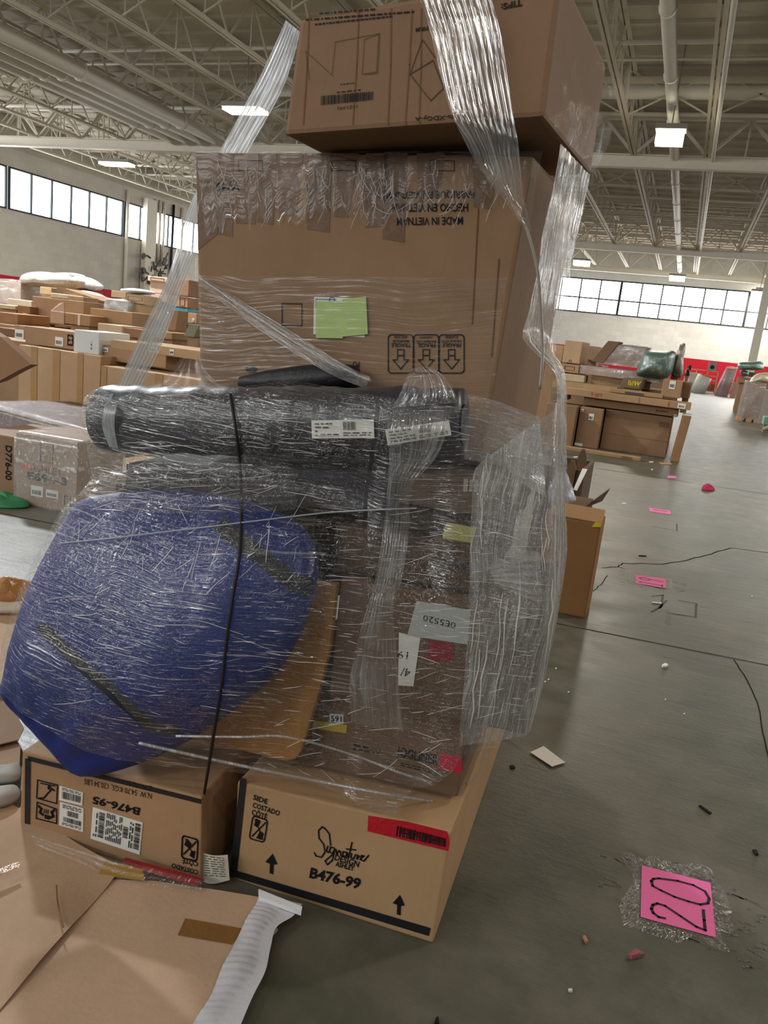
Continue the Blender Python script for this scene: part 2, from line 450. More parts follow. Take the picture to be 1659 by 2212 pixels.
for (a, b) in spans:
    proto = None
    for i in range(-12, 9):
        x = -3.5 + 2.83 * i
        if x < XL + .5 or x > XR - .5: continue
        if proto is None:
            proto = joist_mesh(b - a).build('trim_%d' % nj, STEEL); o = proto
        else:
            o = proto.copy(); COL.objects.link(o); o.name = 'trim_%d' % nj
        nj += 1
        o.location = (x, a, gz); o['kind'] = 'structure'
        o['label'] = 'open web steel roof joist running down the hall'; o['category'] = 'joist'; o['group'] = 'roof joists'
# cross bracing between joists
for k, yy in enumerate((17, 21.5, 30.8, 44, 52, 57, 66, 71)):
    mb = MB()
    for i in range(-12, 8):
        x = -3.5 + 2.83 * i
        mb.bar((x, yy, 10.05), (x + 2.83, yy, 11.5), .05, .05); mb.bar((x, yy, 11.5), (x + 2.83, yy, 10.05), .05, .05)
    mb.bar((XL + .2, yy, 11.2), (XR - .2, yy, 11.2), .12, .22)
    struct(mb.build('trim_%d' % (90 + k), STEEL), 'row of crossed bracing bars between the roof joists', 'bracing')['group'] = 'bracing rows'
def pipe(pts, r, label, m=STEEL2, rings=0, name='ceiling_pipe'):
    mb = MB(); mb.tube(pts, r, 12)
    o = tag(mb.build(name, m, smooth=True, loc=pts[0]), label, 'pipe')
    if rings:
        a, b = Vector(pts[0]), Vector(pts[-1]); d = (b - a).normalized()
        for k in range(rings):
            rg = MB(); p = a.lerp(b, (k + .5) / rings); rg.tube([p - d * .06, p + d * .06], r * 1.18, 12)
            rg.build('pipe_collar', m, o, smooth=True)
    return o
pipe([(-1.9, 10, 10.0), (-1.9, 76, 10.0)], .19, 'fat round pipe running overhead down the aisle, past the bright lamp', rings=14)
pipe([(-.42, 10, 9.86), (-.42, 76, 9.86)], .07, 'thin conduit strapped under a joist right of the fat aisle pipe')
for k, x in enumerate((-23.2, -24.05, -24.9, -25.75)):
    pipe([(x, 10, 10.05), (x, 35.8, 10.05)], .30, ('top pipe of the four parallel fat pipes at upper left', 'second pipe down of the four parallel fat pipes at upper left', 'third pipe down of the four parallel fat pipes at upper left', 'lowest of the four parallel fat pipes at upper left')[k], rings=4)
pipe([(-19, 31, 10.9), (26, 31, 10.9)], .24, 'fat cross pipe running sideways above the bright lamp')
for k, (yy, zz, r) in enumerate(((26.5, 10.9, .07), (28.2, 11.0, .05), (33.6, 10.9, .08), (40.5, 10.8, .07), (46, 10.8, .08), (49.5, 10.9, .06), (54, 10.8, .08), (68, 10.8, .08))):
    o = pipe([(XL + .3, yy, zz), (XR - .3, yy, zz)], r, 'thin sprinkler pipe running sideways under the roof'); o['group'] = 'thin sprinkler pipes'
for k, (x, yy) in enumerate(((-21.1, 36), (-21.1, 62), (4.35, 62))):
    mb = MB(); mb.box((x - .26, yy - .22, 0), (x + .26, yy - .17, gz)); mb.box((x - .26, yy + .17, 0), (x + .26, yy + .22, gz)); mb.box((x - .04, yy - .17, 0), (x + .04, yy + .17, gz))
    struct(mb.build('trim_%d' % (110 + k), STEEL2), ('steel column under the near girder, left of the top carton', 'steel column far behind the left pile', 'steel column near the aisle end at right')[k], 'column')
# pipes and valves by the left wall
vp = MB(); vp.box((-39.5, 51.3, 0), (-39.1, 52.4, 9.6))
tag(vp.build('wall_column', STEEL2, loc=(-39, 51.8, 0)), 'broad pale column by the left wall among riser pipes', 'column')
for k, yy in enumerate((49.5, 52.8, 53.3, 53.8, 55.0, 56.2)):
    mb = MB(); r = .12 if k != 4 else .10; zb = (0.0, 5.2, 5.2, 5.0, 0.0, 0.0)[k]
    mb.tube([(-39.46, yy, 9.8), (-39.46, yy, zb)] + ([(-39.46, yy + .25, zb - .4), (-39.46, yy + 1.1, zb - .55)] if k == 1 else []), r, 8)
    o = tag(mb.build('riser_pipe', STEEL2 if k != 4 else BLACK, smooth=True, loc=(-39, yy, 0)), ('leftmost riser pipe on the left wall, beside the window end', 'riser pipe just right of the broad wall column', 'second riser pipe right of the broad wall column', 'third riser pipe right of the broad wall column', 'black riser pipe on the left wall', 'rightmost pale riser pipe on the left wall')[k], 'pipe')
vv = MB(); r = random.Random(4)
for k in range(26):
    p = Vector((-39.04 + r.uniform(-.02, .2), 51.6 + r.uniform(-1.0, 2.2), 4.6 + r.uniform(-.9, 1.0)))
    d = Vector((0, r.uniform(-.6, .6), r.uniform(-.6, .6))); vv.tube([p, p + d], .06, 6)
    if k % 3 == 0: vv.tube([p + Vector((-.05, 0, 0)), p + Vector((.05, 0, 0))], .2, 10)
tag(vv.build('valve_cluster', flat('#4a463f', .6, .4), loc=(-38.6, 51.6, 3.7)), 'dark tangle of pipe valves on the left wall column', 'valves')
ra = MB()
for z in (4.5, 5.2, 5.9): ra.bar((-37.5, 55.5, z), (-33.5, 55.5, z), .06, .06)
for x in (-37.5, -36.2, -34.9, -33.5): ra.bar((x, 55.5, 4.0), (x, 55.5, 5.9), .06, .06)
ra.box((-37.6, 55.3, 3.8), (-33.3, 56.5, 4.0)); 
for x in (-37.4, -33.5): ra.bar((x, 55.9, 0), (x, 55.9, 3.8), .12, .12)
tag(ra.build('platform_railing', WHITEM, loc=(-35.5, 55.5, 0)), 'white raised platform with railing at far left, behind the stretched film strip', 'railing')

# lamps
m_glow = glow('#fff3d8', LAMP_GLOW); m_hous = flat('#8d8a80', .5, .4)
def lamp(p, size, label, watts=LAMP_WATTS, nm='ceiling_lamp', col=(1.0, .92, .80)):
    sx, sy, sz = size; p = Vector(p)
    t = tag(empty(nm, p), label, 'lamp', 'high bay lamps')
    h = MB(); h.box(p + Vector((-sx / 2 - .05, -sy / 2 - .05, .0)), p + Vector((sx / 2 + .05, sy / 2 + .05, .16)))
    h.bar(p + Vector((0, 0, .16)), p + Vector((0, 0, 11.7 - p.z)), .04, .04)
    h.build('housing', m_hous, t)
    d = MB(); d.box(p + Vector((-sx / 2, -sy / 2, -sz)), p + Vector((sx / 2, sy / 2, -.003))); d.build('diffuser', m_glow, t)
    L = bpy.data.lights.new('lamp_light', 'AREA'); L.shape = 'RECTANGLE'; L.size = sx; L.size_y = sy; L.energy = watts; L.color = col
    o = bpy.data.objects.new('lamp_light', L); COL.objects.link(o); o.parent = t; o.location = (0, 0, -sz - .03)
    return t
lamp((-1.78, 28.9, 9.1), (.85, .5, .42), 'bright square lamp hanging right of the top carton')
lamp((-9.05, 66.2, 9.1), (1.2, .8, .35), 'small distant lamp just right of the big wrapped carton')
lamp((-1.9, 72.0, 9.1), (1.2, .8, .35), 'small distant lamp above the end windows')
lamp((5.15, 77.0, 9.05), (1.2, .6, .3), 'distant lamp at the right picture edge, upper of two')
lamp((4.6, 73.0, 8.5), (1.2, .6, .3), 'distant lamp at the right picture edge, lower of two')
lamp((-16.5, 27.0, 9.05), (1.5, .7, .10), 'long lamp shining behind the stretched film strip at left')
lamp((-30.3, 37.0, 9.05), (1.9, .6, .12), 'long lamp above the left windows')
for k, (x, yy, wt, c) in enumerate(((11, 29, 900, 0), (-16.5, 50, 900, 0), (-13, 11.5, 4200, 1), (6.5, 10, 900, 0), (-30, 14, 1200, 1), (-9, -1, 260, 1), (3.5, -3, 130, 0), (-3, -9, 130, 1), (-12, -8, 130, 1), (8, 2, 200, 0), (-1.5, -4.5, 110, 1), (8, 50, 900, 0), (-30, 60, 900, 0))):  # unseen lamps; the near ones are added for pile light and film glints
    lamp((x, yy, 9.1), (1.2, .6, .15) if wt > 300 else (.32, .26, .15), 'high bay lamp out of view overhead', wt, col=((1.0, .92, .80), (.93, .97, 1.0))[c])

# ================================================================== THE WRAPPED PALLET LOAD
K1, K2, K3, K4, K5 = '#a97f55', '#94704c', '#b58a5c', '#86664a', '#c29a6b'
CARGO = []
def hexcarton(name, label, front, back, mat, bevel=.006, cat='carton', cargo=True, group=None, film_on=None):
    """front: BL, BR, TR, TL points; back: same order"""
    mb = MB(); mb.hexa([Vector(p) for p in front] + [Vector(p) for p in back])
    base = sum((Vector(p) for p in (front[0], front[1], back[0], back[1])), Vector()) / 4
    o = mb.build(name, mat, loc=base, bevel=bevel)
    tag(o, label, cat, group)
    if cargo: CARGO.append(o)
    return o
def pxfront(F, bl, br, tr, tl):
    pl = FP(F) if not isinstance(F, Plane) else F
    return [pl.hit(*p) for p in (bl, br, tr, tl)], pl
def ink(o, fn, mat=INK, name='printed_lettering'):
    mb = MB(); fn(mb); return mb.build(name, mat, o, fix=False)
def paper(o, pl, q, mat=PAPER, name='paper_label', thick=.0012, off=.001):
    return slab(pl, q, thick, off).build(name, mat, o)
TAPEK = flat('#17181c', .45, .5, var=.03)

# --- carton marked B476-99, lower right
pl = FP(0)
F99 = [pl.hit(*p) for p in ((503, 1897), (935, 2038), (975, 1797), (513, 1688))]
for p in F99[:2]: p.z = 0.0
c99 = hexcarton('carton', 'long brown carton at the lower right of the load, black border and big upright arrows', F99, [p + DV * 1.28 for p in F99], card('#c69a66'))
def f(mb):
    for s, a, b, c in (('SIDE', (546, 1727), (577, 1738), (548, 1716)), ('COSTADO', (545, 1744), (603, 1763), (547, 1733)), ('CÔTÉ', (543, 1760), (576, 1772), (545, 1745))):
        put_text(mb, pl, s, a, b, c, bold=.02)
    put_line(mb, pl, warp([(536, 1812), (572, 1822), (580, 1771), (545, 1760)], rrect(.05, .03, .95, .97, .15)), .004, True)
    q = [(536, 1812), (572, 1822), (580, 1771), (545, 1760)]
    put_line(mb, pl, warp(q, [(.2, .15), (.85, .85)]), .004); put_line(mb, pl, warp(q, [(.2, .85), (.85, .15)]), .003)
    put_poly(mb, pl, warp(q, [(.45, .12), (.8, .1), (.85, .38), (.6, .45)])); put_poly(mb, pl, warp(q, [(.2, .6), (.45, .55), (.55, .85), (.25, .9)]))
    put_text(mb, pl, 'DESIGN', (722, 1858), (774, 1874), (725, 1845), bold=.02); put_text(mb, pl, 'ASHLEY', (724, 1871), (764, 1882), (726, 1860), bold=.03)
    put_text(mb, pl, 'B476-99', (667, 1897), (776, 1922), (672, 1873), bold=.035)
    for ax, ay in ((586, 1868), (861, 1957)):
        A = [(-4, 18), (-3, -2), (-13, -6), (3, -24), (13, -1), (5, 0), (4, 21)]
        put_poly(mb, pl, [(ax + x, ay + y) for x, y in A])
    # flowing script, as pen strokes
    S = [[(706, 1795), (700, 1790), (692, 1798), (693, 1815), (703, 1828), (706, 1845), (698, 1856), (686, 1853), (683, 1846)],
         [(712, 1832), (709, 1842), (713, 1846)], [(726, 1836), (718, 1834), (715, 1844), (722, 1848), (727, 1838), (722, 1862), (711, 1872), (706, 1864), (722, 1850)],
         [(730, 1840), (731, 1850), (736, 1842), (739, 1843), (740, 1852)], [(752, 1845), (745, 1844), (744, 1852), (750, 1855), (754, 1846), (755, 1856)],
         [(764, 1824), (757, 1856)], [(752, 1838), (772, 1840)], [(763, 1848), (762, 1857), (768, 1859), (772, 1850)], [(776, 1851), (775, 1860), (780, 1853)], [(784, 1858), (790, 1853), (785, 1852), (782, 1861), (790, 1864), (800, 1852)],
         [(705, 1793), (715, 1805), (718, 1830)]]
    for st in S: put_line(mb, pl, [(x - 4 - (y - 1850) * -.0, y - 4) for x, y in st], .0042)
ink(c99, f)
def f(mb):
    put_poly(mb, pl, [(497, 1880), (512, 1884), (533, 1683), (519, 1679)]); put_poly(mb, pl, [(498, 1877), (497, 1892), (926, 2022), (930, 2005)])
ink(c99, f, TAPEK, 'black_border')
rt = slab(pl, [(794, 1795), (969, 1838), (972, 1818), (965, 1796), (880, 1775), (796, 1762)], .0015).build('red_tape', flat('#c0182a', .3, .6, var=.06, bump=.4, bscale=40), c99)
rb = MB(); put_bars(rb, pl, [(855, 1806), (963, 1830), (965, 1812), (858, 1784)], 20, .004, 0, 5); put_rows(rb, pl, [(862, 1800), (960, 1822), (962, 1812), (862, 1786)], 3, .0045, 0, 6); rb.build('printed_lettering', INK, rt, fix=False)
ct = MB(); put_poly(ct, pl, [(664, 2005 - 40), (745, 1993), (746, 1987), (666, 1957)], .001); 
# --- carton marked B476-95, lower left
A, B = atZ(42, 1797), atZ(432, 1911)
pl95 = Plane(A, (B - A).cross(Vector((0, 0, 1))))
dv95 = -pl95.n if pl95.n.y < 0 else pl95.n
F95 = [A, B, pl95.hit(436, 1722), pl95.hit(48, 1622)]
zt = (F95[2].z + F95[3].z) / 2
c95 = hexcarton('carton', 'brown carton at the lower left of the load with upside down print and shipping labels', F95, [p + dv95 * 1.28 for p in F95], card('#bd9060'))
P = pl95
def f(mb):
    put_text(mb, P, 'B476-95', (303, 1745), (201, 1719), (300, 1762), bold=.03)
    put_text(mb, P, 'N.W. 54.70 KGS, 120.34 LBS', (328, 1712), (182, 1680), (327, 1726)); put_text(mb, P, 'G.W. 72.80 KGS, 160.16 LBS', (330, 1697), (186, 1664), (329, 1709))
    for q in ([(79, 1724), (122, 1736), (124, 1696), (81, 1685)], [(78, 1768), (122, 1779), (122, 1748), (80, 1733)]):
        put_line(mb, P, q, .004, True)
    put_line(mb, P, [(85, 1724), (94, 1724), (112, 1704), (117, 1708)], .005); put_line(mb, P, [(88, 1692), (118, 1698)], .004)
    put_poly(mb, P, [(102, 1699), (106, 1696), (110, 1700), (108, 1706), (103, 1705)])
    put_line(mb, P, [(84, 1742), (89, 1747), (86, 1755), (92, 1760)], .008); put_line(mb, P, [(117, 1750), (111, 1755), (115, 1763), (109, 1766)], .008)
    put_poly(mb, P, [(96, 1768), (107, 1771), (107, 1762), (96, 1759)])
    for k in range(3): put_line(mb, P, [(96 + k * 4, 1748 + k), (95 + k * 4, 1756 + k)], .003)
    q = [(391, 1854), (426, 1862), (429, 1813), (393, 1803)]
    put_line(mb, P, warp(q, rrect(.03, .03, .97, .97, .15)), .005, True)
    put_line(mb, P, warp(q, [(.15, .2), (.85, .85)]), .005); put_line(mb, P, warp(q, [(.2, .85), (.8, .2)]), .003)
    put_poly(mb, P, warp(q, [(.15, .6), (.45, .5), (.6, .7), (.3, .9)])); put_poly(mb, P, warp(q, [(.5, .2), (.8, .1), (.85, .45), (.6, .42)]))
    put_text(mb, P, 'CÔTÉ', (428, 1862), (394, 1853), (427, 1875), bold=.02); put_text(mb, P, 'COSTADO', (428, 1880), (371, 1864), (427, 1890), bold=.02); put_text(mb, P, 'SIDE', (428, 1896), (400, 1888), (427, 1906), bold=.02)
ink(c95, f)
def f(mb):
    put_poly(mb, P, [(53, 1802), (64, 1805), (66, 1640), (54, 1638)]); put_poly(mb, P, [(60, 1633), (60, 1643), (435, 1737), (436, 1727)])
ink(c95, f, TAPEK, 'black_border')
for q, nm, k in (([(128, 1728), (178, 1740), (180, 1712), (129, 1697)], 'barcode_label', 1), ([(128, 1782), (180, 1797), (181, 1746), (130, 1732)], 'barcode_label', 2), ([(196, 1811), (302, 1846), (309, 1777), (201, 1743)], 'shipping_label', 3)):
    lb = paper(c95, P, q, name=nm); mb = MB()
    sub = lambda a, b, c, d: warp(q, [(a, b), (c, b), (c, d), (a, d)])
    if k == 1: put_bars(mb, P, sub(.1, .15, .9, .65), 26, .0045, 0, 1); put_rows(mb, P, sub(.1, .72, .9, .92), 2, .0045)
    elif k == 2: put_bars(mb, P, sub(.15, .2, .9, .4), 26, .0045, 0, 2); put_bars(mb, P, sub(.3, .48, .75, .7), 14, .0045, 0, 4); put_rows(mb, P, sub(.1, .76, .9, .94), 3, .0045); put_rows(mb, P, sub(.1, .04, .9, .16), 2, .0045)
    else:
        def rot(a, b, c, d): z = sub(a, b, c, d); return [z[1], z[2], z[3], z[0]]
        put_bars(mb, P, rot(.13, .12, .24, .9), 30, .0045, 0, 7); put_bars(mb, P, rot(.62, .35, .72, .7), 16, .0045, 0, 8); put_bars(mb, P, rot(.85, .12, .96, .92), 26, .0045, 0, 9)
        put_rows(mb, P, rot(.02, .1, .11, .9), 2, .0045, 0, 1); put_rows(mb, P, rot(.27, .1, .6, .95), 9, .0045, 0, 2); put_rows(mb, P, rot(.74, .1, .83, .9), 2, .0045, 0, 5)
    mb.build('printed_lettering', INK, lb, fix=False)

# --- middle cartons seen through the film
def load_box(name, label, F, x0, x1, z0, z1, depth, hexc, tilt=0.0, cat='carton'):
    b = LOAD0 + DV * F; o0 = lambda x, z, d: Vector((0, 0, z)) + (RV * (x) + DV * d) + Vector((b.x, b.y, 0)) - RV * RV.dot(Vector((b.x, b.y, 0))) 
    fr = [o0(x0, z0, 0), o0(x1, z0 + tilt, 0), o0(x1, z1 + tilt, 0), o0(x0, z1, 0)]
    return hexcarton(name, label, fr, [p + DV * depth for p in fr], card(hexc), cat=cat), FP(F)
def rx(px, py, F): return RV.dot(onF(px, py, F) )
TOP99 = .325
gl, pg = load_box('carton', 'brown carton resting on the two bottom cartons, with a pink tag at its right end', .14, rx(560, 1640, .14), rx(1000, 1640, .14), .33, .575, 1.0, '#7f6248', .035)
def f(mb):
    put_text(mb, pg, 'JOGLINER', (856, 1610 + 30), (945, 1640 + 20), (858, 1612), bold=.02); put_rows(mb, pg, [(865, 1655), (935, 1672), (936, 1662), (866, 1646)], 2, .002)
    put_rows(mb, pg, [(762, 1622), (822, 1632), (822, 1618), (764, 1604)], 2, .002)
ink(gl, f)
paper(gl, pg, [(948, 1660), (998, 1672), (998, 1636), (950, 1626)], flat('#c2304a', .5), 'pink_tag')
paper(gl, pg, [(675, 1572), (748, 1584), (750, 1566), (677, 1556)], flat('#c2ad3c', .4), 'yellow_tape')
nb = paper(gl, pg, [(712, 1560), (742, 1561), (742, 1543), (712, 1541)], flat('#c9d3d6', .5), 'number_sticker')
mb = MB(); put_text(mb, pg, '591', (715, 1559), (738, 1560), (715, 1546), .003, bold=.02); mb.build('printed_lettering', INK, nb, fix=False)
rb_, pr = load_box('carton', 'large brown carton in the right middle of the load, handwritten white papers on its front', .10, rx(716, 1450, .1), rx(1157, 1450, .1), .60, .945, .50, '#765b44', .02)
q1 = [(860, 1480), (893, 1482), (908, 1378), (862, 1366)]; l1 = paper(rb_, pr, q1)
q2 = [(880, 1372), (1010, 1392), (1016, 1318), (900, 1298)]; l2 = paper(rb_, pr, q2, flat('#b9bab6', .5))
paper(rb_, pr, [(922, 1424), (978, 1430), (980, 1390), (926, 1382)], flat('#8e2b3c', .5), 'red_sticker')
mb = MB(); put_text(mb, pr, '19', (882, 1408), (860, 1406), (880, 1424), .003); put_text(mb, pr, '4/', (888, 1445), (868, 1442), (884, 1463), .003); mb.build('handwriting', INK, l1, fix=False)
mb = MB(); put_text(mb, pr, '0E5520', (985, 1345), (915, 1328), (983, 1358), .003); mb.build('handwriting', INK, l2, fix=False)
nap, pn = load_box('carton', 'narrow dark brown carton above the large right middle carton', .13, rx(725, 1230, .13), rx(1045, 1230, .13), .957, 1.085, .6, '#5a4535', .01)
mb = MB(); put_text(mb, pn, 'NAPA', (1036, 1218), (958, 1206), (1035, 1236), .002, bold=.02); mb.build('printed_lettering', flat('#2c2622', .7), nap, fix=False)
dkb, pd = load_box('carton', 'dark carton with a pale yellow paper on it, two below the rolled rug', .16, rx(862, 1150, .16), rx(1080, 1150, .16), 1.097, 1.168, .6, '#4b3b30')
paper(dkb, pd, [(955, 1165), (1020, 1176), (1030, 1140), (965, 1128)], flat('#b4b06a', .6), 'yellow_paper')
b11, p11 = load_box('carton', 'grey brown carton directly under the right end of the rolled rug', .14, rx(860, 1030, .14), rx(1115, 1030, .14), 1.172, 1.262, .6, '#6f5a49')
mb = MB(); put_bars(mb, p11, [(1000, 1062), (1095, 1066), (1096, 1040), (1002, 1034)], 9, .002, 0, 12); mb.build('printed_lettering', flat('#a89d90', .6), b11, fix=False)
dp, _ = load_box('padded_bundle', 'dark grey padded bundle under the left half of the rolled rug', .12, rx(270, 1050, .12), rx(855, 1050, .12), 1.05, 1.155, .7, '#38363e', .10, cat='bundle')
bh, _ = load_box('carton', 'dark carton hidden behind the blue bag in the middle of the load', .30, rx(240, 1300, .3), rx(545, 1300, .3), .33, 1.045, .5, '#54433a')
load_box('carton', 'dark carton at the back of the load, showing in the gaps between the front cartons', .86, rx(330, 1200, .3), rx(1010, 1200, .3), .62, 1.262, .28, '#4a3c33')  # added filler that keeps the gaps between cartons dark
# wooden panel with rounded foot
pw = FP(.07); wp = [(540, 1250), (727, 1262), (712, 1400), (690, 1490), (660, 1590), (650, 1625), (638, 1640), (615, 1645), (560, 1632), (440, 1600), (420, 1500)]
mb = MB(); mb.prism([pw.hit(*p) for p in wp], DV * .03)
def wood():
    t = NT('honey_wood'); co = t.n('TexCoord').outputs['Object']
    n = t.n('TexNoise', Vector=t.n('Mapping', Vector=co, Scale=(30, 30, 2.2)).outputs[0], Scale=1.0, Detail=4.0).outputs[0]
    return t.end(t.n('BsdfPrincipled', Base__Color=t.mix(n, lin('#8a5a22'), lin('#c08a44')), Roughness=.45).outputs[0])
wd = tag(mb.build('wooden_board', wood(), loc=pw.hit(600, 1640), bevel=.006), 'honey coloured wooden panel with a rounded lower corner, right of the blue bag', 'panel'); CARGO.append(wd)
# --- rolled rug
RF = .17
a, b = onF(232, 905, RF), onF(1000, 918, RF)
ax = (b - a).normalized(); rr = .098; mb = MB(); N = 40
cc = [a - ax * .012, a - ax * .006] + [a.lerp(b, k / N) for k in range(N + 1)]
mb.tube(cc, [rr * .8, rr * .95] + [rr * (1 + .025 * math.sin(k * 1.7) + .02 * math.sin(k * .61)) for k in range(N + 1)], 36)
roll = tag(mb.build('rolled_rug', flat('#35343a', .35, .5, var=.15, scale=3, bump=.35, bscale=14), loc=(a + b) / 2, smooth=True), 'thick dark grey roll lying across the load below the big carton', 'rug'); CARGO.append(roll)
mb = MB(); mb.tube([b + ax * .001, b + ax * .006], rr * .55, 24); mb.build('core', flat('#141316', .6), roll)
prl = FP(RF - rr - .005)
for q, k in (([(674, 947), (809, 946), (807, 906), (673, 908)], 1), ([(838, 962), (975, 940), (970, 908), (832, 928)], 2)):
    sl = paper(roll, prl, q, name='shipping_label'); mb = MB()
    sub = lambda a, b, c, d: warp(q, [(a, b), (c, b), (c, d), (a, d)])
    put_rows(mb, prl, sub(.05, .1, .45, .9), 4, .0045, 0, k); put_bars(mb, prl, sub(.5, .45, .7, .9), 14, .0045, 0, k + 20); put_rows(mb, prl, sub(.5, .1, .95, .35), 2, .0045, 0, k + 4)
    mb.build('printed_lettering', flat('#4a4646', .7), sl, fix=False)
# dark padded arm behind the roll
mb = MB(); pts = [onF(x, y, .31) for x, y in ((520, 828), (570, 826), (640, 822), (720, 816), (772, 814))]
mb.tube(pts, [.02, .034, .042, .044, .032], 18)
arm = tag(mb.build('black_cushion', flat('#1b1b1f', .45, .4, bump=.2), loc=pts[2], smooth=True), 'black padded cushion poking up between the roll and the biggest carton', 'cushion')
# --- big carton MADE IN VIETNAM
S0 = FP(.36)
VF = [S0.hit(432, 915), S0.hit(1052, 905), S0.hit(1152, 336), S0.hit(421, 328)]
for p in VF[:2]: p.z = 1.30
d2 = Vector((.055, .998, 0)).normalized()
VB = [p + d2 * .62 for p in VF]
vn = hexcarton('carton', 'biggest brown carton, upside down printing and pale green notes on its front, above the roll', VF, VB, card('#a57c53'), bevel=.01)
sup, _ = load_box('carton', 'brown carton hidden behind the roll, carrying the biggest carton', .34, rx(420, 950, .34), rx(1045, 950, .34), 1.272, 1.30, .6, '#6f5a49')
pv = plane3(VF[0], VF[1], VF[3])
def f(mb):
    put_text(mb, pv, 'W49', (518, 392), (466, 393), (517, 412), bold=.01)
    put_text(mb, pv, 'MADE IN VIETNAM', (1000, 468), (857, 470), (1000, 485), bold=.015); put_text(mb, pv, 'HECHO EN VIETNAM', (1011, 439), (846, 440), (1011, 457), bold=.015); put_text(mb, pv, 'FABRIQUE EN VIETNAM', (1025, 409), (834, 411), (1025, 428), bold=.015)
    put_line(mb, pv, [(609, 656), (652, 656), (652, 704), (609, 703)], .003, True)
    for x in (515, 716, 929): put_line(mb, pv, [(x, 346), (x + 52, 347), (x + 52, 369), (x, 368)], .002, True)
    put_line(mb, pv, [(687, 776), (687, 796), (777, 798)], .003); put_text(mb, pv, 'PO', (777, 781), (762, 780), (777, 793), bold=.02)
    for k, T in enumerate((('FRAGILE', 'MANIPULER', 'AVEC SOIN'), ('FRAGIL', 'MANEJESE CON', '¡CUIDADO!'), ('FRAGILE', 'HANDLE WITH', 'CARE'))):
        x = 838.5 + k * 55
        put_line(mb, pv, rrect(x, 723, x + 54, 806, 8), .0035, True)
        c = x + 27
        put_line(mb, pv, [(c - 7, 755), (c + 7, 755), (c + 7, 777), (c + 17, 777), (c, 797), (c - 17, 777), (c - 7, 777)], .003, True)
        put_line(mb, pv, [(c - 6, 768), (c + 6, 768)], .004)
        for j, s in enumerate(T):
            w = (20, 21 if len(s) > 9 else 18, 14)[j]; y = 750 - (0, 10, 19)[j]; h = (9, 6, 6)[j]
            put_text(mb, pv, s, (c + w, y - h), (c - w, y - h), (c + w, y), bold=.02)
ink(vn, f)
def f(mb): put_poly(mb, pv, [(543 + 13 * math.cos(t / 16 * 6.283), 797 + 8 * math.sin(t / 16 * 6.283)) for t in range(16)])
ink(vn, f, flat('#1c1512', .9), 'hand_hole')
wpp = paper(vn, pv, [(677, 722), (788, 729), (790, 645), (679, 641)])
mb = MB(); put_line(mb, pv, [(682, 664), (682, 646), (725, 647)], .002, off=.004); put_line(mb, pv, [(717 + 6 * math.cos(t / 10 * 6.28), 648 + 6 * math.sin(t / 10 * 6.28)) for t in range(10)], .002, True, off=.004); mb.build('blue_print', flat('#2b4a8c', .6), wpp, fix=False)
m_note = flat('#b9cf86', .7, .2, var=.04)
paper(vn, pv, [(683, 730), (741, 731), (740, 651), (683, 651)], m_note, 'sticky_note', .003, .004); paper(vn, pv, [(741, 727), (795, 722), (791, 641), (740, 646)], m_note, 'sticky_note', .003, .004)
m_tape = flat('#6f5033', .42, .35, var=.10, bump=.2, bscale=30)
for k, q in enumerate(([(424, 330), (475, 330), (471, 505), (428, 540)], [(477, 331), (505, 331), (503, 512), (470, 505)], [(508, 331), (560, 331), (552, 484), (510, 482)], [(562, 331), (598, 331), (590, 486), (556, 480)], [(600, 331), (655, 331), (640, 470), (603, 462)], [(658, 331), (716, 331), (712, 503), (664, 495)], [(720, 331), (775, 331), (752, 470), (722, 468)], [(790, 331), (838, 331), (828, 490), (790, 492)], [(830, 331), (880, 331), (874, 524), (826, 516)], [(1020, 336), (1075, 336), (1062, 452), (1024, 448)], [(900, 331), (960, 331), (950, 420), (905, 440)])):
    paper(vn, pv, q, m_tape, 'packing_tape', .0005, .0005)
mb = MB()
for xs in ((1034, 440, 1020, 700), (1078, 560, 1062, 770)): put_line(mb, pv, [(xs[0], xs[1]), (xs[2], xs[3])], .004, off=.0015)
mb.build('crease', flat('#6f4f33', .8), vn, fix=False)
# --- top carton
S1 = FP(.20)
TF = [S1.hit(613, 292), S1.hit(1174, 252), S1.hit(1214, -60), S1.hit(648, 40)]
bk = atZ(1276, 381, TF[1].z - .005); dvt = bk - TF[1]; dvt.z = 0
TBk = [p + dvt for p in TF]
tp = hexcarton('carton', 'dented brown carton on top of the load, jutting out over the biggest carton', TF, TBk, card('#9c7450'), bevel=.012)
pt = plane3(TF[0], TF[1], TF[3])
def f(mb):
    put_bars(mb, pt, [(693, 227), (807, 215), (808, 197), (693, 207)], 34, .002, 0, 3)
    put_text(mb, pt, '11Z1XKJ', (771, 224), (729, 229), (771, 233)); put_rows(mb, pt, [(727, 202), (780, 196), (780, 191), (727, 197)], 1, .002); put_rows(mb, pt, [(735, 184), (765, 181), (765, 177), (735, 180)], 1, .002)
    put_text(mb, pt, 'SKU: 6003Na-XDGy-A', (1068, 240), (896, 250), (1068, 252), bold=.015)
    put_text(mb, pt, 'TIPS:', (1128, -2), (1082, 8), (1128, 12), bold=.03)
    for y, x0, x1 in ((27, 690, 905), (40, 660, 900), (50, 680, 850)): put_rows(mb, pt, [(x0, y + 6), (x1, y - 12), (x1, y - 18), (x0, y)], 1, .002, 0, y, .6, 26)
    put_text(mb, pt, 'FIRM', (925, 56), (898, 60), (925, 65), bold=.02)
ink(tp, f, flat('#2a2320', .75))
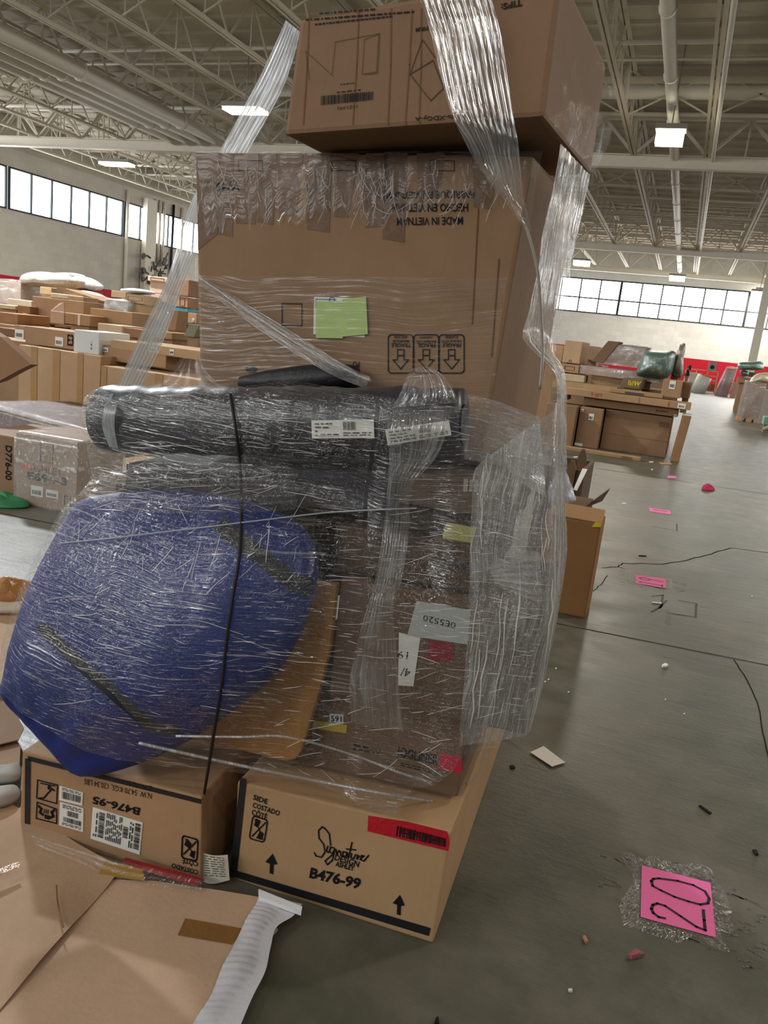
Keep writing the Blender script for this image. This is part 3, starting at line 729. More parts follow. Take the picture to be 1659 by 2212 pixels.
def f(mb):
    put_line(mb, pt, [(717, 160), (724, 90), (820, 72), (815, 158), (790, 160)], .0012); put_line(mb, pt, [(668, 172), (660, 110), (720, 165)], .0012)
    put_line(mb, pt, [(787, 85), (818, 73), (813, 155), (782, 160)], .0012, True)
    put_line(mb, pt, [(885, 160), (935, 130), (958, 190), (930, 217), (885, 160), (912, 85), (940, 125)], .0025)
    put_line(mb, pt, rrect(1005, 170, 1040, 206, 14), .002, True)
ink(tp, f, flat('#5f4a38', .8), 'printed_outline')
mb = MB()
for x0, x1 in ((775, 762), (890, 875), (910, 905), (668, 655), (845, 838)): put_line(mb, pt, [(x0, 20), ((x0 + x1) / 2 + 2, 140), (x1, 268)], .004, off=.001)
mb.build('crease', flat('#7d5b3d', .85), tp, fix=False)
# --- blue bag
out = [(180, 1078), (240, 1066), (330, 1058), (430, 1062), (540, 1085), (630, 1120), (675, 1165), (688, 1225), (678, 1290), (650, 1370), (605, 1445), (545, 1505), (470, 1560), (405, 1602), (300, 1650), (176, 1677), (112, 1622), (60, 1563), (22, 1520), (5, 1490), (14, 1455), (30, 1390), (62, 1290), (95, 1215), (130, 1150), (155, 1105)]
def bagF(y): return -.10 + .16 * (1677 - y) / 600
B3 = [onF(x, y, bagF(y)) for x, y in out]
cen = sum(B3, Vector()) / len(B3)
mb = MB(); NR = 26; M = len(out) * 4
ring = []
for i in range(len(out)):
    p0, p1, p2, p3 = (B3[(i + k - 1) % len(out)] for k in range(4))
    for k in range(4):
        t = k / 4
        ring.append(.5 * ((2 * p1) + (p2 - p0) * t + (2 * p0 - 5 * p1 + 4 * p2 - p3) * t * t + (3 * p1 - p0 - 3 * p2 + p3) * t ** 3))
def bagpt(i, s, side):
    p = cen.lerp(ring[i], s); u = RV.dot(p); 
    lowness = max(0, min(1, (.62 - p.z) / .35))
    th = (.15 - .07 * lowness) * (1 - s ** 2.6) ** .55 if side < 0 else .06 * (1 - s ** 3) ** .6
    w = noise.noise(Vector((u * 5, p.z * 3, .3))) * .022 + noise.noise(Vector((u * 16 + p.z * 9, p.z * 7, 1.7))) * .010
    fold = math.sin(math.atan2(p.z - .12, u + 1.58) * 22 + noise.noise(p * 3) * 3) * .012 * lowness * (s ** .5)
    e = min(1, (1 - s) * 6)
    return p + DV * (side * th + (w + fold) * e * (1 if side < 0 else .2))
for j in range(NR + 1):
    for i in range(M): mb.v.append(bagpt(i, max(.001, math.sin(j / NR * math.pi / 2)), -1))
for j in range(NR):
    for i in range(M):
        mb.f.append((j * M + i, j * M + (i + 1) % M, (j + 1) * M + (i + 1) % M, (j + 1) * M + i)); mb.mi.append(0)
o0 = len(mb.v)
for j in range(7):
    for i in range(M): mb.v.append(bagpt(i, max(.001, 1 - j / 6), 1))
for j in range(6):
    for i in range(M):
        mb.f.append((o0 + j * M + i, o0 + j * M + (i + 1) % M, o0 + (j + 1) * M + (i + 1) % M, o0 + (j + 1) * M + i)); mb.mi.append(0)
for i in range(M):
    mb.f.append((NR * M + i, NR * M + (i + 1) % M, o0 + (i + 1) % M, o0 + i)); mb.mi.append(0)
bag = tag(mb.build('blue_bag', flat('#0d2670', .5, .35, var=.12, scale=4, bump=.25, bscale=25), loc=onF(176, 1676, -.1), smooth=True), 'big round blue fabric bag bulging from the left of the load', 'bag'); CARGO.append(bag)
bvh_bag = BVHTree.FromPolygons([v.copy() for v in mb.v], mb.f)
def cast(bvh, px, py, off=0.0, fall=None):
    d = ray(px, py).normalized(); h = bvh.ray_cast(EYEP, d)
    if h[0] is None: return (fall or FP(0)).hit(px, py)
    return h[0] - d * off
def strap(nm, pts, w, mat, par, bvh, off=.006, n=10):
    P = []
    for (a, b) in zip(pts, pts[1:]):
        for k in range(n): P.append((a[0] + (b[0] - a[0]) * k / n, a[1] + (b[1] - a[1]) * k / n))
    P.append(pts[-1]); C3 = [cast(bvh, x, y, off) for x, y in P]
    rows = []
    for i, p in enumerate(C3):
        d = (C3[min(i + 1, len(C3) - 1)] - C3[max(i - 1, 0)]).normalized(); s = d.cross(ray(*P[i]).normalized()).normalized() * w / 2
        rows.append([p - s, p, p + s])
    return grid(nm, rows, mat, par)
m_strap = flat('#22242a', .6, .3, var=.1)
strap('black_strap', [(90, 1345), (180, 1430), (260, 1500), (330, 1560), (385, 1572)], .05, m_strap, bag, bvh_bag)
strap('black_strap', [(470, 1130), (560, 1200), (640, 1262), (676, 1268)], .045, m_strap, bag, bvh_bag)

# --- stretch film round the load
m_wrap = film('stretch_film_wrap', 5.0, 135, dens=.58, haze=.02, crackle=.32, white=.2, rough=.12, bump=1.0, base=.05, dist=.0035, patch=1.8)
m_drape = film('stretch_film_drape', 70, 3.5, dens=.95, haze=.2, crackle=.5, white=.5, rough=.14, patch=2.2, bump=1.0, base=.2)  # raised base, haze and white stand in for strong reflections
m_thin = film('stretch_film_thin', 1.6, 60, dens=.30, haze=.02, crackle=.0, white=.4, rough=.2, base=.035)
m_fringe = film('stretch_film_fringe', 60, 6.0, dens=.30, haze=.02, crackle=.0, white=.25, rough=.12, patch=6, base=.03, bump=1.0)
m_strip = film('stretch_film_strip', 85, 1.0, dens=1.0, haze=.18, crackle=.0, white=.35, rough=.12, bump=1.0)
m_taut = film('stretch_film_taut', 85, 1.0, dens=1.2, haze=.4, crackle=.0, white=.75, rough=.15, bump=1.0, base=.4, tint=(.95, .98, 1, 1))  # extra white stands in for the window reflection
m_rope = film('stretch_film_rope', 30, 6, dens=.9, haze=.5, crackle=.2, white=.7, rough=.25)
SEG = []
for o in CARGO:
    me = o.data; b = o.location
    vs = [v.co + b for v in me.vertices]
    for e in me.edges:
        a, c = vs[e.vertices[0]], vs[e.vertices[1]]
        SEG.append((a, c) if a.z <= c.z else (c, a))
def hull2(pts):
    pts = sorted(set((round(x, 4), round(y, 4)) for x, y in pts))
    if len(pts) < 3: return pts
    def half(it):
        h = []
        for p in it:
            while len(h) > 1 and (h[-1][0] - h[-2][0]) * (p[1] - h[-2][1]) - (h[-1][1] - h[-2][1]) * (p[0] - h[-2][0]) <= 0: h.pop()
            h.append(p)
        return h
    a, b = half(pts), half(pts[::-1]); return a[:-1] + b[:-1]
HC = Vector((-.95, 2.30)); NTH, Z0, DZ, NZ = 220, .16, .025, 94
TH0, TH1 = math.radians(-215), math.radians(45)
RAD = []
for j in range(NZ):
    z = Z0 + j * DZ; pts = []
    for a, c in SEG:
        if a.z <= z <= c.z:
            t = (z - a.z) / (c.z - a.z) if c.z > a.z else 0; p = a.lerp(c, t); pts.append((p.x, p.y))
    h = hull2(pts); row = []
    for i in range(NTH):
        th = TH0 + (TH1 - TH0) * i / (NTH - 1); d = Vector((math.cos(th), math.sin(th))); best = 0.0
        for k in range(len(h)):
            A = Vector(h[k]) - HC; B_ = Vector(h[(k + 1) % len(h)]) - HC; e = B_ - A
            den = d.x * e.y - d.y * e.x
            if abs(den) < 1e-9: continue
            t = (A.x * e.y - A.y * e.x) / den; u = (A.x * d.y - A.y * d.x) / den
            if t > 0 and -1e-6 <= u <= 1 + 1e-6: best = max(best, t)
        row.append(best)
    RAD.append(row)
for _ in range(1):
    RAD = [[max(RAD[max(j - 1, 0)][i], RAD[j][i], RAD[min(j + 1, NZ - 1)][i]) for i in range(NTH)] for j in range(NZ)]
for j in range(NZ - 2, -1, -1):
    RAD[j] = [max(RAD[j][i], RAD[j + 1][i] - (.04 if i > NTH * .6 else .25) * DZ) for i in range(NTH)]
for j in range(1, NZ):
    RAD[j] = [max(RAD[j][i], RAD[j - 1][i] - .16 * DZ) if i > NTH * .66 and Z0 + j * DZ < 1.6 else RAD[j][i] for i in range(NTH)]
for _ in range(2):
    RAD = [[(RAD[max(j - 1, 0)][i] + 2 * RAD[j][i] + RAD[min(j + 1, NZ - 1)][i]) / 4 for i in range(NTH)] for j in range(NZ)]
def shell(thd, z, off=.012):
    f = (math.radians(thd) - TH0) / (TH1 - TH0) * (NTH - 1); i = max(0, min(NTH - 2, int(f))); f = max(0, min(1, f - i))
    g = (z - Z0) / DZ; j = max(0, min(NZ - 2, int(g))); g = max(0, min(1, g - j))
    r = (RAD[j][i] * (1 - f) + RAD[j][i + 1] * f) * (1 - g) + (RAD[j + 1][i] * (1 - f) + RAD[j + 1][i + 1] * f) * g
    th = math.radians(thd); d = Vector((math.cos(th), math.sin(th)))
    w = noise.noise(Vector((thd * .05, z * 14, 2))) * .005 + noise.noise(Vector((thd * .35, z * 5, 7))) * .004
    q = HC + d * (r + off + w)
    return Vector((q.x, q.y, z))
def lerps(tab, x):
    for (a, va), (b, vb) in zip(tab, tab[1:]):
        if x <= b: return va + (vb - va) * max(0, (x - a)) / (b - a)
    return tab[-1][1]
def shell_sheet(nm, mat, par, th0, th1, zb, zt, nu, nv, off=.012):
    rows, uv = [], []
    for j in range(nv + 1):
        r, u = [], []
        for i in range(nu + 1):
            t = 0; q0 = lerps(th0, lerps(zb, -30) + (lerps(zt, -25) - lerps(zb, -30)) * j / nv) if isinstance(th0, list) else th0; t = q0 + (th1 - q0) * i / nu; a, b = lerps(zb, t), lerps(zt, t); z = a + (b - a) * j / nv
            p = shell(t, z, off); r.append(p); u.append((RV.dot(p) + .55 * DV.dot(p) * (1 if t > -60 else -1), z))
        rows.append(r); uv.append(u)
    return grid(nm, rows, mat, par, uvs=uv), rows
wrapo = tag(empty('stretch_wrap', HC.to_3d()), 'clear shiny stretch film wound round the tall pallet load', 'stretch film')
wr, rows = shell_sheet('wrapped_sheet', m_wrap, wrapo, -212, 20, [(-215, .60), (-150, .52), (-120, .40), (-95, .40), (-70, .40), (-48, .36), (-38, .52), (-25, .62), (20, .66)], [(-215, 1.36), (-140, 1.36), (-115, 1.42), (-95, 1.46), (-60, 1.45), (20, 1.45)], 190, 70)
nu = len(rows[0]); bvh_film = BVHTree.FromPolygons([p for r in rows for p in r], [(j * nu + i, j * nu + i + 1, (j + 1) * nu + i + 1, (j + 1) * nu + i) for j in range(len(rows) - 1) for i in range(nu - 1)])
shell_sheet('corner_drape', m_drape, wrapo, [(.3, -36), (1.1, -38), (1.32, -38), (1.5, -22), (1.7, -13), (2.2, -12)], 25, [(-50, .52), (-30, .60), (-15, .68), (25, .72)], [(-50, 2.12), (25, 2.14)], 60, 80, .014)
R = []
for j in range(25):
    v = j / 24; R.append([TF[1].lerp(TBk[1], u / 20).lerp(TF[2].lerp(TBk[2], u / 20), v) + RV * (.008 + .035 * math.sin(math.pi * min(1, v * 1.1)) * (u / 20) + .006 * noise.noise(Vector((u * .8, j * .25, 9)))) for u in range(21)])
grid('top_side_film', R, m_fringe, wrapo)
# lower faint band on the biggest carton
def facesheet(nm, pl, rows_px, mat, par, off=.008, nu=40, nv=20, wob=.003):
    R = []
    for j in range(nv + 1):
        v = j / nv * (len(rows_px) - 1); k = min(int(v), len(rows_px) - 2); v -= k
        a = [rows_px[k][0][c] * (1 - v) + rows_px[k + 1][0][c] * v for c in (0, 1)]; b = [rows_px[k][1][c] * (1 - v) + rows_px[k + 1][1][c] * v for c in (0, 1)]
        R.append([pl.hit(a[0] + (b[0] - a[0]) * i / nu, a[1] + (b[1] - a[1]) * i / nu, off + wob * noise.noise(Vector((i * .5, j * .5, 3)))) for i in range(nu + 1)])
    return grid(nm, R, mat, par)
facesheet('faint_band', pv, [((427, 596), (1095, 600)), ((431, 700), (1080, 700)), ((436, 850), (1066, 860))], m_thin, wrapo)
facesheet('slanted_band', pv, [((427, 598), (429, 599)), ((430, 700), (600, 703)), ((434, 815), (795, 818)), ((436, 850), (800, 850))], m_thin, wrapo, off=.014)
# ragged fringe under the top carton
R = []; nu, nv = 110, 16
for j in range(nv + 1):
    row = []
    for i in range(nu + 1):
        x = 423 + (1172 - 423) * i / nu
        n = noise.noise(Vector((i * .31, 0, 5))) + .6 * noise.noise(Vector((i * .9, 3, 5)))
        yb = lerps([(423, 500), (520, 470), (640, 480), (720, 440), (800, 490), (880, 470), (960, 440), (1100, 430), (1172, 420)], x) + 45 * n
        y = 327 + (yb - 327) * (j / nv); row.append(pv.hit(x - (x - 800) * .05 * j / nv, y, .010 + .004 * noise.noise(Vector((i * .8, j * .3, 1)))))
    R.append(row)
grid('ragged_fringe', R, m_thin, wrapo)
m_strand = flat('#eae8e4', .2, .8, var=.1)
rs = random.Random(21); sb = MB()
for k in range(85):
    x = rs.choice((rs.uniform(430, 560), rs.uniform(560, 720), rs.uniform(700, 830), rs.uniform(770, 850), rs.uniform(860, 1100))); y = rs.uniform(345, 430); L = rs.uniform(15, 75); a = rs.gauss(.12, .35)
    pts = []; 
    for q in range(5):
        pts.append(pv.hit(x, y, .013)); x -= L / 4 * math.sin(a); y += L / 4 * math.cos(a); a += rs.gauss(0, .25)
    sb.tube(pts, [.0006, .0008, .0007, .0008, .0004], 4)
sb.build('film_strands', m_strand, wrapo)['kind'] = 'stuff'
# pleated strips: rows of (left px, right px, depth F or None for on-the-film)
def catmull(P, n):
    out = []
    for i in range(len(P) - 1):
        p0, p1, p2, p3 = P[max(i - 1, 0)], P[i], P[i + 1], P[min(i + 2, len(P) - 1)]
        for k in range(n):
            t = k / n; out.append(.5 * ((2 * p1) + (p2 - p0) * t + (2 * p0 - 5 * p1 + 4 * p2 - p3) * t * t + (3 * p1 - p0 - 3 * p2 + p3) * t ** 3))
    out.append(P[-1]); return out
def strip(nm, rows, mat, par, nu=48, n=10, pleat=.006, off=.010, freq=11, flip=1):
    Ls, Rs = [], []
    for a, b, F in rows:
        for p, o in ((a, Ls), (b, Rs)):
            o.append(cast(bvh_film, *p, off, FP(.3)) if F is None else onF(*p, F))
    Ls, Rs = catmull(Ls, n), catmull(Rs, n); P, U = [], []
    for j, (a, b) in enumerate(zip(Ls, Rs)):
        row, ur = [], []
        for i in range(nu + 1):
            u = i / nu; p = a.lerp(b, u)
            w = abs((u * freq + .25 * noise.noise(Vector((j * .15, u * 3, 1)))) % 1 - .5) * 2 - .5
            row.append(p - DV * pleat * w * min(1, (b - a).length / .08)); ur.append((u * .20, j * .02))
        P.append(row); U.append(ur)
    return grid(nm, P, mat, par, uvs=U)
st1 = tag(empty('film_strip', onF(990, 250, .17)), 'pleated clear film strip hanging down over the front of the top carton', 'film strip')
strip('pleated_film', [((880, -90), (1035, -90), .17), ((908, 0), (1062, 0), .165), ((928, 62), (1085, 90), .16), ((965, 215), (1110, 258), .145), ((990, 278), (1120, 312), .14), ((1040, 370), (1128, 400), .17), ((1095, 440), (1140, 462), .19), ((1132, 494), (1148, 500), .20)], m_strip, st1, 72)
strip('slanted_fold', [((426, 590), (428, 612), .325), ((520, 648), (515, 680), .31), ((640, 722), (628, 758), .29), ((735, 782), (722, 812), .25), ((800, 815), (790, 838), .19)], m_strip, wrapo, 20, freq=4)
def rope(nm, pts, r, par, mat=None, F=None, off=.012, n=6):
    C3 = catmull([(cast(bvh_film, *p[:2], off, FP(.25)) if len(p) < 3 else onF(*p)) for p in pts], n)
    mb = MB(); mb.tube(C3, r, 6); o = mb.build(nm, mat or m_rope, par, smooth=True)
    o.data.uv_layers.new(name='UVMap'); lay = o.data.uv_layers[0]
    for l in o.data.loops: c = o.data.vertices[l.vertex_index].co; lay.data[l.index].uv = (c.x + c.y, c.z)
    return o
m_cord = flat('#a9abb2', .4, .5, var=.1)
rope('twisted_film', [(1136, 490, .195), (1152, 545, .19), (1163, 600, .185), (1168, 680, .18), (1172, 760, .17), (1166, 840, .15)], .004, st1, flat('#8f8678', .3, .5, var=.2))
st2 = tag(empty('film_taut', onF(420, 480, .8)), 'taut clear film strip stretched from the top carton down to the roll end', 'film strip')
strip('pleated_film', [((618, 44), (650, 70), .95), ((560, 170), (612, 190), .95), ((480, 318), (540, 322), .95), ((412, 440), (462, 470), .93), ((362, 600), (404, 600), .80), ((305, 720), (350, 745), .58), ((243, 858), (292, 858), .30)], m_taut, st2, 48, freq=7)
strip('pleated_film', [((640, 60), (652, 75), .97), ((585, 195), (600, 260), .97), ((520, 330), (545, 335), .97)], m_thin, st2, 24, freq=4)
tail = tag(empty('film_tail', onF(850, 1200, -.1)), 'bunched tail of loose film hanging down the middle of the load', 'film tail')
strip('loose_film', [((870, 850), (960, 850), None), ((838, 905), (972, 900), None), ((842, 985), (945, 985), None), ((838, 1050), (890, 1055), None), ((828, 1150), (884, 1150), None), ((812, 1250), (868, 1255), None), ((798, 1300), (850, 1300), None), ((772, 1390), (856, 1390), None), ((756, 1480), (862, 1470), None), ((760, 1560), (872, 1580), None)], m_strip, tail, 60, freq=9, pleat=.012, off=.02)
sp = MB()
strip('loose_film', [((893, 795), (925, 790), .10), ((880, 815), (960, 812), .08), ((866, 850), (985, 850), .05), ((850, 880), (990, 870), .05)], m_strip, tail, 30, freq=6, pleat=.02)
strip('loose_film', [((396, 768), (430, 760), .25), ((372, 800), (440, 790), .20), ((330, 830), (470, 825), .12), ((280, 850), (520, 850), .06)], m_wrap, wrapo, 30, freq=5, pleat=.015)
strip('puffed_film', [((640, 1010), (640, 1100), None), ((520, 1000), (515, 1106), None), ((400, 998), (390, 1108), None), ((280, 1003), (262, 1100), None), ((195, 1036), (186, 1070), None)], m_wrap, wrapo, 30, freq=3, pleat=.02, off=.045)
strip('corner_fan', [((1000, 850), (1004, 992), None), ((1060, 862), (1085, 1008), None), ((1110, 880), (1122, 1040), None), ((1165, 900), (1180, 1075), None)], m_drape, wrapo, 30, freq=6, pleat=.006, off=.02)
strip('corner_fan', [((1165, 1190), (1172, 1300), None), ((1120, 1196), (1150, 1296), None), ((1050, 1222), (1080, 1268), None)], m_drape, wrapo, 24, freq=6, pleat=.006, off=.02)
strip('end_fold', [((240, 850), (268, 846), None), ((224, 885), (252, 880), None), ((222, 925), (248, 925), None), ((236, 965), (256, 972), None)], m_taut, wrapo, 16, freq=4, pleat=.003, off=.012)  # pale strip put where the roll end reflects light
rs = random.Random(5); sb = MB(); sv_ = MB()
REG = ((255, 860, 990, 985, 75, .06, .10), (200, 1010, 620, 1105, 70, .05, .25), (150, 1120, 640, 1290, 38, -.9, .35), (90, 1290, 620, 1540, 80, .07, .12), (690, 1110, 1130, 1260, 60, .08, .15), (700, 1290, 1160, 1420, 80, .08, .10), (640, 1430, 1150, 1560, 60, -.05, .18), (560, 1560, 1000, 1680, 30, .1, .4))
for x0, y0, x1, y1, n_, a0, da in REG:
    for k in range(n_):
        x, y = rs.uniform(x0, x1), rs.uniform(y0, y1); a = a0 + rs.gauss(0, da); L = rs.choice((18, 30, 45, 80)) * rs.uniform(.6, 1.3); P = []
        for q in range(5):
            h = bvh_film.ray_cast(EYEP, ray(x, y).normalized())[0]
            if h is None: break
            P.append(h - ray(x, y).normalized() * .004); x += L / 4 * math.cos(a); y += L / 4 * math.sin(a); a += rs.gauss(0, .06)
        if len(P) > 2: r_ = rs.uniform(.0003, .0008); sb.tube(P, [r_ * .5] + [r_] * (len(P) - 2) + [r_ * .4], 4)
for k in range(130):
    t = rs.uniform(-37, -2); z = rs.uniform(.85, 2.05); L = rs.uniform(.04, .25)
    if z > 1.4 and t < -14: continue
    P = [shell(t + rs.gauss(0, .15), z - L * q / 4, .020) for q in range(5)]; r_ = rs.uniform(.0006, .0016); sv_.tube(P, [r_ * .5, r_, r_, r_, r_ * .4], 4)
sb.build('wrinkle_strands', m_strand, wrapo)['kind'] = 'stuff'; sv_.build('drape_strands', m_strand, wrapo)['kind'] = 'stuff'  # pale thin tubes laid over the film as its glints
for pts, r, F in (([(428, 598, .33), (520, 660, .32), (640, 740, .30), (740, 795, .26), (800, 822, .2)], .004, 0),
                  ([(380, 1590), (520, 1592), (620, 1592), (760, 1630), (880, 1675), (960, 1695), (1015, 1690), (1045, 1660), (1050, 1600)], .0035, 0),
                  ([(300, 1605), (420, 1632), (560, 1662), (700, 1690), (850, 1718), (985, 1738)], .0045, 0)):
    rope('rolled_edge', pts, r, wrapo)
cd = tag(rope('taut_string', [(128, 1174), (220, 1165), (330, 1152), (450, 1138), (580, 1122), (725, 1106), (900, 1098)], .0022, None, m_cord), 'thin white cord stretched across the top of the blue bag', 'cord')
bc = tag(rope('dangling_cord', [(497, 850), (510, 930), (519, 1010), (521, 1100), (517, 1200), (503, 1290), (490, 1380), (480, 1470), (464, 1570), (450, 1660), (440, 1725, -.03), (438, 1790, -.03), (440, 1845, -.03)], .0045, None, flat('#241f22', .6)), 'black cord hanging down the front of the load to a paper tag', 'cord')
PT = FP(-.04); tg = []
for j in range(9):
    row = []
    for i in range(13):
        u, v = i / 12, j / 8; x = 432 + 60 * u + 6 * v * (u - .3); y = 1838 + 8 * u + v * (58 + 4 * math.sin(u * 4)); p = PT.hit(x - 4 * v * (1 - u), y)
        row.append(p - DV * .012 * math.sin(u * 3.1))
    tg.append(row)
pg_ = tag(grid('paper_tag', tg, flat('#d9d3c2', .7, .2, var=.08, scale=20), loc=PT.hit(460, 1900)), 'curled white paper tag at the bottom end of the black cord', 'tag')
tm = MB(); put_rows(tm, Plane(PT.p - DV * .013, DV), [(440, 1892), (488, 1896), (484, 1852), (440, 1846)], 9, .001, 0, 4, .4, 4); tm.build('printed_lettering', flat('#5d574c', .8), pg_, fix=False)
# things under the lower left carton's front edge
fo = MB()
fo.prism([atZ(215, 1890, .03), atZ(312, 1903, .03), atZ(306, 1880, .03), atZ(228, 1868, .03)], (0, 0, .010))
yp = tag(fo.build('yellow_packet', flat('#b08a35', .4, .4, var=.3, bump=.5, bscale=18), loc=atZ(320, 1898)), 'crushed yellow packet under the front edge of the lower left carton', 'packet')
fo = MB(); fo.prism([atZ(262, 1862, .045), atZ(340, 1890, .04), atZ(425, 1915, .04), atZ(440, 1902, .04), atZ(360, 1880, .045), atZ(272, 1856, .045)], (0, 0, .006))
tag(fo.build('red_packet', flat('#8e1f26', .4, .4, var=.3, bump=.5, bscale=18), loc=atZ(340, 1888)), 'narrow red strip packet along the front edge of the lower left carton', 'packet')
strip('lower_hem', [((66, 1800), (76, 1824), -.16), ((180, 1835), (185, 1868), -.17), ((290, 1862), (240, 1900), -.17), ((440, 1900), (430, 1932), -.12)], m_wrap, wrapo, 16, freq=3, pleat=.01)

# ================================================================== THE STACKS AROUND
BGREG = []
def bgbox(label, bl, br, tl, y, depth, hexc, yaw=0.0, zb=None, name='carton', cat='carton', group=None, top=None, tilt=0.0, deco=None, bevel=.012):
    """carton whose front lower edge runs from pixel ray bl to br, at distance y (or standing on height zb)"""
    A = atZ(*bl, zb) if zb is not None else atY(*bl, y)
    d = Vector((math.cos(math.radians(yaw)), math.sin(math.radians(yaw)), 0)); n = Vector((-d.y, d.x, 0))
    pl = Plane(A, n); B = pl.hit(*br); w = (B - A).dot(d); h = max(.04, pl.hit(*tl).z - A.z)
    if A.z < 0: h += A.z; A = Vector((A.x, A.y, 0))
    up = Vector((0, 0, h)) + d * (math.tan(math.radians(tilt)) * h)
    fr = [A, A + d * w, A + d * w + up, A + up]
    o = hexcarton(name, label, fr, [p + n * depth for p in fr], hexc if not isinstance(hexc, str) else card(hexc), bevel=bevel, cat=cat, cargo=False, group=group)
    FR = lambda u, v: fr[0].lerp(fr[1], u).lerp(fr[3].lerp(fr[2], u), v) - n * .004
    for dd in deco or []:
        kind = dd[0]; u0, v0, u1, v1 = dd[1:5]; mb = MB()
        if kind == 'label':
            mb.prism([FR(u0, v0), FR(u1, v0), FR(u1, v1), FR(u0, v1)], -n * .002); lb = mb.build('paper_label', dd[5] if len(dd) > 5 else PAPER, o)
            m2 = MB(); r = random.Random(len(label))
            for k in range(9):
                a = u0 + (u1 - u0) * (.12 + .085 * k); b = a + (u1 - u0) * r.choice((.03, .05)); q = [FR(a, v0 + (v1 - v0) * .2), FR(b, v0 + (v1 - v0) * .2), FR(b, v0 + (v1 - v0) * .6), FR(a, v0 + (v1 - v0) * .6)]
                m2.add([p - n * .004 for p in q], [(0, 1, 2, 3)])
            m2.build('barcode', INK, lb, fix=False)
        elif kind == 'tape':
            mb.prism([FR(u0, v0), FR(u1, v0), FR(u1, v1), FR(u0, v1)], -n * .001); mb.build('packing_tape', dd[5] if len(dd) > 5 else m_tape, o)
        elif kind == 'text':
            s = dd[5]; vs, fs = text2d(s, dd[7] if len(dd) > 7 else .02); O = FR(u0, v0); U = FR(u1, v0) - O; V = FR(u0, v1) - O
            if len(dd) > 6 and dd[6] == 'flip': O = FR(u1, v1); U = -U; V = -V
            if len(dd) > 6 and dd[6] == 'down': O = FR(u0, v1); U, V = FR(u0, v0) - O, FR(u1, v1) - O
            mb.add([O + U * x + V * yy for x, yy in vs], fs); mb.build('printed_lettering', dd[8] if len(dd) > 8 else INK, o, fix=False)
        elif kind == 'rect':
            for a, b in (((u0, v0), (u1, v0)), ((u1, v0), (u1, v1)), ((u1, v1), (u0, v1)), ((u0, v1), (u0, v0))): mb.bar(FR(*a), FR(*b), .008, .002)
            mb.build('printed_frame', INK, o, fix=False)
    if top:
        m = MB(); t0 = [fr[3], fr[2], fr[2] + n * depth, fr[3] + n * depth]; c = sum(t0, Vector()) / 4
        m.add([c + (p - c) * .999 + Vector((0, 0, .004)) for p in t0], [(0, 1, 2, 3)]); m.build('top_panel', top, o)  # paler top colour stands in for light falling from above
    BGREG.append(o)
    return o, fr, n
m_bgfilm = film('stretch_film_bundle', 8, 14, dens=.7, haze=.15, crackle=.5, white=.4, rough=.2, patch=2.0)
def wrapped(o, fr, n, depth, off=.02, jit=.02, nm='clear_film'):
    """film skin over a carton: front, top and right side"""
    c = sum(fr, Vector()) / 4 + n * depth / 2; r = random.Random(len(o.name) + int(fr[0].x * 100))
    def P(u, v, w):
        p = fr[0].lerp(fr[1], u).lerp(fr[3].lerp(fr[2], u), v) + n * (depth * w)
        dr = Vector(((u - .5) * 2, 0, 0)); return p + (p - c).normalized() * (off + jit * .5 * (1 + noise.noise(p * 9)))
    prof = [(0, 0)] + [(v / 8, 0) for v in range(1, 9)] + [(1, w / 6) for w in range(1, 7)] + [(1 - v / 8, 1) for v in range(1, 9)]
    rows = [[P(i / 14, v, w) for i in range(15)] for v, w in prof]
    grid(nm, rows, m_bgfilm, o)
    grid(nm, [[P(1, v / 8, w / 8) for w in range(9)] for v in range(9)], m_bgfilm, o)
    grid(nm, [[P(0, v / 8, w / 8) for w in range(9)] for v in range(9)], m_bgfilm, o)
def pillow_mesh(pts, nrm, th, seed=0, wob=.03, NR=8):
    """soft bundle: closed outline pts puffed by th to both sides along nrm"""
    mb = MB(); c = sum(pts, Vector()) / len(pts); ring = catmull(pts + [pts[0]], 4)[:-1]; M = len(ring)
    for sd in (-1, 1):
        o = len(mb.v)
        for j in range(NR + 1):
            s = max(.001, math.sin(j / NR * math.pi / 2))
            for i in range(M):
                p = c.lerp(ring[i], s); mb.v.append(p + nrm * (sd * th * (1 - s ** 3) ** .5 + wob * noise.noise(p * 6 + Vector((seed, 0, sd))) * (1 - s)))
        for j in range(NR):
            for i in range(M): mb.f.append((o + j * M + i, o + j * M + (i + 1) % M, o + (j + 1) * M + (i + 1) % M, o + (j + 1) * M + i)); mb.mi.append(0)
    return mb
def bundle(label, pxs, y, th, mat, name='wrapped_bundle', cat='bundle', nrm=Vector((0, 1, 0)), seed=0, wob=.03, filmed=True):
    pts = [atY(px, py, y) for px, py in pxs]
    o = tag(pillow_mesh(pts, nrm, th, seed, wob).build(name, mat, loc=min(pts, key=lambda p: p.z), smooth=True), label, cat)
    if filmed:
        c = sum(pts, Vector()) / len(pts); ring = catmull(pts + [pts[0]], 3); rows = []
        for j in range(7):
            s = max(.01, math.sin(j / 6 * math.pi / 2)) * 1.02
            rows.append([c.lerp(p, s) - nrm * (th * 1.06 * max(0, 1 - min(1, s) ** 3) ** .5 + .015 + .03 * noise.noise(p * 4 + Vector((s * 5, seed, 0)))) for p in ring])
        grid('clear_film', rows, m_bgfilm, o)
    return o
Z4 = lambda x, y: (x / 3.607, 520 + y / 3.607)
